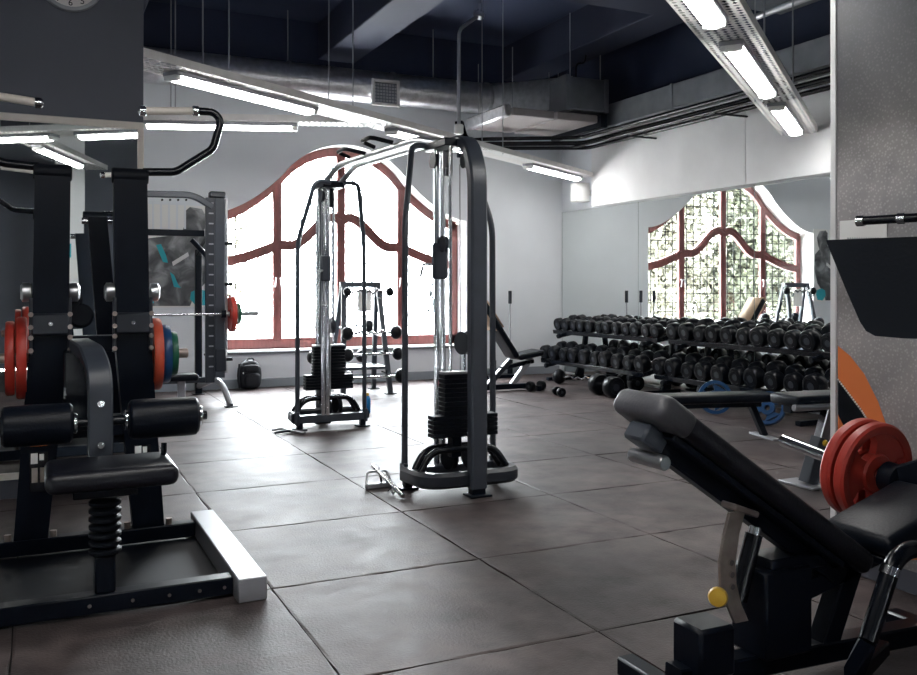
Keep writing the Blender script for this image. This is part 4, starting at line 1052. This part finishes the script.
MB().box((s0.x + .52, s0.y - .02, s0.z + .015), (1.0, .28, .075), Matrix.Rotation(R(-6), 3, 'Z'), .026, 3).build('pad', 'vinyl', cb)
MB().box((s0.x + .5, s0.y - .02, s0.z - .045), (.9, .08, .05), Matrix.Rotation(R(-6), 3, 'Z'), .004).build('spine', 'black_paint', cb)
MB().cyl((s0.x - .02, s0.y - .1, s0.z - .02), (s0.x + .28, s0.y - .13, s0.z - .02), .022, n=12, ch=.004).build('grip_tube', 'brushed_steel', cb)
MB().rtube([(s0.x + .85, s0.y, s0.z - .05), (s0.x + .98, s0.y, .03)], .07, .06, up=(0, 1, 0)).build('rear_post', 'satin_grey', cb)
MB().box((s0.x + .98, s0.y, .015), (.08, .45, .03), None, .004).build('foot', 'silver_paint', cb)

# ================================================================== FOREGROUND INCLINE BENCH
fg = thing('incline_bench', 'black incline bench with raised back in the right foreground', 'bench', (2.2, 2.25, 0))
h0 = Vector((1.637, 2.21, .961)); h1 = Vector((2.50, 2.21, .378 + .0))          # pad centre line, head to hinge
ax_ = (h1 - h0); L = ax_.length; an = math.atan2(-ax_.z, ax_.x); W2 = .125
MB().box((h0 + h1) / 2, (L, .25, .078), rotb(an), .03, 4).build('back_pad', 'vinyl_grey', fg)
up_ = Vector((math.sin(an), 0, math.cos(an)))
dn = ax_.normalized()
hp = h0 + dn * .0
MB().box(h0 + dn * .075, (.15, .258, .086), rotb(an), .034, 4).build('head_cap', 'vinyl_lit', fg)
MB().box((h0 + h1) / 2 - up_ * .05, (L * .8, .2, .022), rotb(an), .004).build('back_board', 'black_paint', fg)
MB().box((h0 + h1) / 2 - up_ * .08 + dn * .05, (L * .85, .06, .05), rotb(an), .006).build('back_beam', 'black_paint', fg)
MB().box(h0 + dn * .09 - up_ * .075, (.09, .1, .06), rotb(an), .008).build('head_bracket', 'satin_grey', fg)
MB().cyl(h0 + dn * .12 - up_ * .13 + Vector((0, -.1, 0)), h0 + dn * .12 - up_ * .13 + Vector((0, .06, 0)), .022, n=14, ch=.004).build('head_bar', 'brushed_steel', fg)
st_an = R(-17)
MB().box((2.76, 2.22, .485), (.42, .3, .08), rotb(st_an), .034, 4).build('seat_pad', 'vinyl', fg)
MB().box((2.76, 2.22, .425), (.36, .2, .03), rotb(st_an), .004).build('seat_board', 'black_paint', fg)
MB().rtube([(2.3, 2.22, .3), (2.85, 2.22, .42)], .07, .07).build('seat_beam', 'black_paint', fg)
MB().rtube([(1.78, 2.22, .1), (3.0, 2.22, .06)], .08, .07).build('base_beam', 'black_paint', fg)
for x, w in ((1.8, .56), (2.98, .4)): MB().bb(x - .035, x + .035, 2.22 - w / 2, 2.22 + w / 2, 0, .065, .008).build('foot', 'black_paint', fg)
MB().bb(2.08, 2.28, 2.14, 2.3, .12, .4, .008).build('cover_box', 'black_paint', fg)
MB().bb(2.12, 2.36, 2.16, 2.28, .38, .43, .006).build('cover_cap', 'black_paint', fg)
MB().rtube([(2.4, 2.22, .08), (2.55, 2.22, .4)], .08, .07, up=(0, 1, 0)).build('centre_post', 'black_paint', fg)
lad = [at_y(px, py, 2.14) for px, py in ((738, 512), (732, 535), (728, 562), (729, 585), (735, 606), (742, 622))]
m = MB().rtube(lad, .012, .052, up=(0, 1, 0)); m = MB()
vs_ = []
for i, p in enumerate(lad):
    w = .03 if i < 4 else .026
    for dx in (-w, w):
        for dy in (0, .012): vs_.append(p + Vector((dx, dy, 0)))
fs_ = []
for i in range(len(lad) - 1):
    o = i * 4; q = o + 4; fs_ += [(o, q, q + 2, o + 2), (o + 1, o + 3, q + 3, q + 1), (o, o + 1, q + 1, q), (o + 2, q + 2, q + 3, o + 3)]
fs_ += [(0, 2, 3, 1), (len(vs_) - 4, len(vs_) - 3, len(vs_) - 1, len(vs_) - 2)]
la = m.add(vs_, fs_).build('ladder_plate', 'warm_steel', fg)
for k in range(3):
    p = at_y(732 + k * .5, 563 + k * 12, 2.13); MB().cyl(p, p + Vector((0, .008, 0)), .009, n=10).build('hole_ring', 'chrome', la)
MB().box(at_y(740, 509, 2.15), (.1, .07, .02), rotb(R(20)), .004).build('ladder_bracket', 'warm_steel', fg)
MB().cyl(at_y(757, 522, 2.2), at_y(751, 545, 2.2), .02, n=14).build('strut_rod', 'chrome', fg)
MB().cyl(at_y(754, 534, 2.2), at_y(738, 600, 2.2), .028, n=14).build('strut_sleeve', 'black_gloss', fg)
MB().bb(1.82, 1.96, 2.14, 2.28, .1, .26, .012).build('lock_block', 'black_paint', fg)
k_ = at_y(718, 597, 2.1); MB().lathe([(.008, -.05), (.012, -.02), (.026, -.012), (.03, 0), (.026, .014), (0, .018)], k_, (-.7, -.7, .15), 18).build('lock_knob', 'yellow', fg)
tb = [at_y(px, py, 1.98) for px, py in ((868, 640), (884, 590), (893, 562), (908, 549), (935, 549))]
MB().tube(fillet(tb, .05), .028, 14, up=(0, 1, 0)).build('leg_hook_tube', 'black_gloss', fg)
rg = at_y(890, 571, 1.98); MB().cyl(rg + Vector((-.006, 0, -.012)), rg + Vector((.006, 0, .012)), .031, n=16).build('tube_ring', 'chrome', fg)
MB().rtube([tb[0], (tb[0].x - .02, 2.02, .08), (2.62, 2.16, .07)], .05, .05).build('tube_foot', 'black_paint', fg)

# ================================================================== PLATE LOADED MACHINE AT THE RIGHT EDGE
pm = thing('press_machine', 'black plate loaded machine with pad and grip bar at the right edge', 'gym machine', (3.1, 1.8, 0))
hb = Vector((2.985, 2.47, .57))
MB().cyl(hb + Vector((0, -.08, -.02)), (2.985, 2.98, .625), .0245, n=16, ch=.005).build('plate_sleeve', 'chrome', pm)
MB().lathe([(.03, 0), (.06, .01), (.06, .07), (.04, .08)], hb + Vector((0, -.1, -.01)), (0, 1, .1), 20).build('sleeve_hub', 'black_paint', pm)
MB().rtube([hb + Vector((0, -.07, -.01)), (3.08, 2.2, .66), (3.14, 1.75, .82)], .07, .1, up=(0, 0, 1)).build('lever_arm', 'black_paint', pm)
def grip_plate(y, z, r, label):
    t = thing('weight_plate', label, 'weight plate', (2.985, y, z - r), 'red plates on the press machine')
    a = Vector((0, 1, .11)).normalized(); o = Vector((2.985, y, z)); w = .05
    e = Vector((1, 0, 0)); g = a.cross(e)
    MB().lathe([(r * .8, -w / 2 + .004), (r * .84, -w / 2), (r * .96, -w / 2), (r, -w * .3), (r, w * .3), (r * .96, w / 2), (r * .84, w / 2), (r * .8, w / 2 - .004), (r * .8, -w / 2 + .004)], o, a, 48).build('rim', 'red_plate', t)
    MB().lathe([(.0265, -w / 2), (r * .36, -w / 2), (r * .4, -w * .3), (r * .4, w * .3), (r * .36, w / 2), (.0265, w / 2), (.0265, -w / 2)], o, a, 32).build('hub', 'red_plate', t)
    for k in range(3):
        an_ = R(60) + k * 2 * PI / 3; pts = []
        for rr_, hw, sg in ((r * .38, .75, -1), (r * .6, .62, -1), (r * .82, .72, -1), (r * .82, .36, -1), (r * .82, 0, 1), (r * .82, .36, 1), (r * .82, .72, 1), (r * .6, .62, 1), (r * .38, .75, 1)):
            pts.append(o + (e * math.cos(an_ + sg * hw) + g * math.sin(an_ + sg * hw)) * rr_ - a * w * .32)
        MB().prism(pts, a * w * .64).build('web', 'red_plate', t)
grip_plate(2.5, .573, .198, 'front red grip plate on the press machine sleeve at the right edge')
grip_plate(2.565, .58, .198, 'rear red grip plate on the press machine sleeve at the right edge')
col = Vector((3.12, 1.62, 0))
MB().rtube([col, col + Vector((0, 0, 1.75))], .1, .08, up=(0, 1, 0)).build('column', 'black_paint', pm)
MB().bb(2.75, 3.3, 1.58, 1.66, 0, .07, .006).build('base_rail', 'black_paint', pm)
MB().bb(3.08, 3.16, .7, 2.0, 0, .069, .006).build('base_rail', 'black_paint', pm)
PD = 3.05
pl = [at_d(px, py, PD - (px - 826) * .0018) for px, py in ((826, 240), (828, 246), (846, 290), (860, 322), (866, 331), (875, 336), (905, 338.5), (960, 340), (960, 234), (917, 236.5))]
nrm_ = (pl[8] - pl[0]).cross(pl[4] - pl[0]).normalized()
MB().prism(pl, nrm_ * .06).build('pad', 'vinyl', pm)
q0, q1 = at_d(858, 221, 2.95), at_d(960, 215, 2.72)
MB().tube([q0, q1], .0145, 14).build('grip_bar', 'black_gloss', pm)
for t_ in (.03, .45): 
    q = q0.lerp(q1, t_); MB().cyl(q - (q1 - q0).normalized() * .012, q + (q1 - q0).normalized() * .012, .018, n=16).build('grip_collar', 'chrome', pm)
MB().rtube([q1, (3.12, 1.66, q1.z)], .05, .05).build('grip_bracket', 'black_paint', pm)
MB().rtube([(pl[7] + pl[8]) / 2 - (pl[8] - pl[0]).normalized() * .03, (3.12, 1.66, 1.3)], .06, .06).build('pad_bracket', 'black_paint', pm)
MB().rtube([(3.14, 1.75, .82), (3.12, 1.62, .85)], .06, .1).build('pivot_bracket', 'slate_paint', pm)
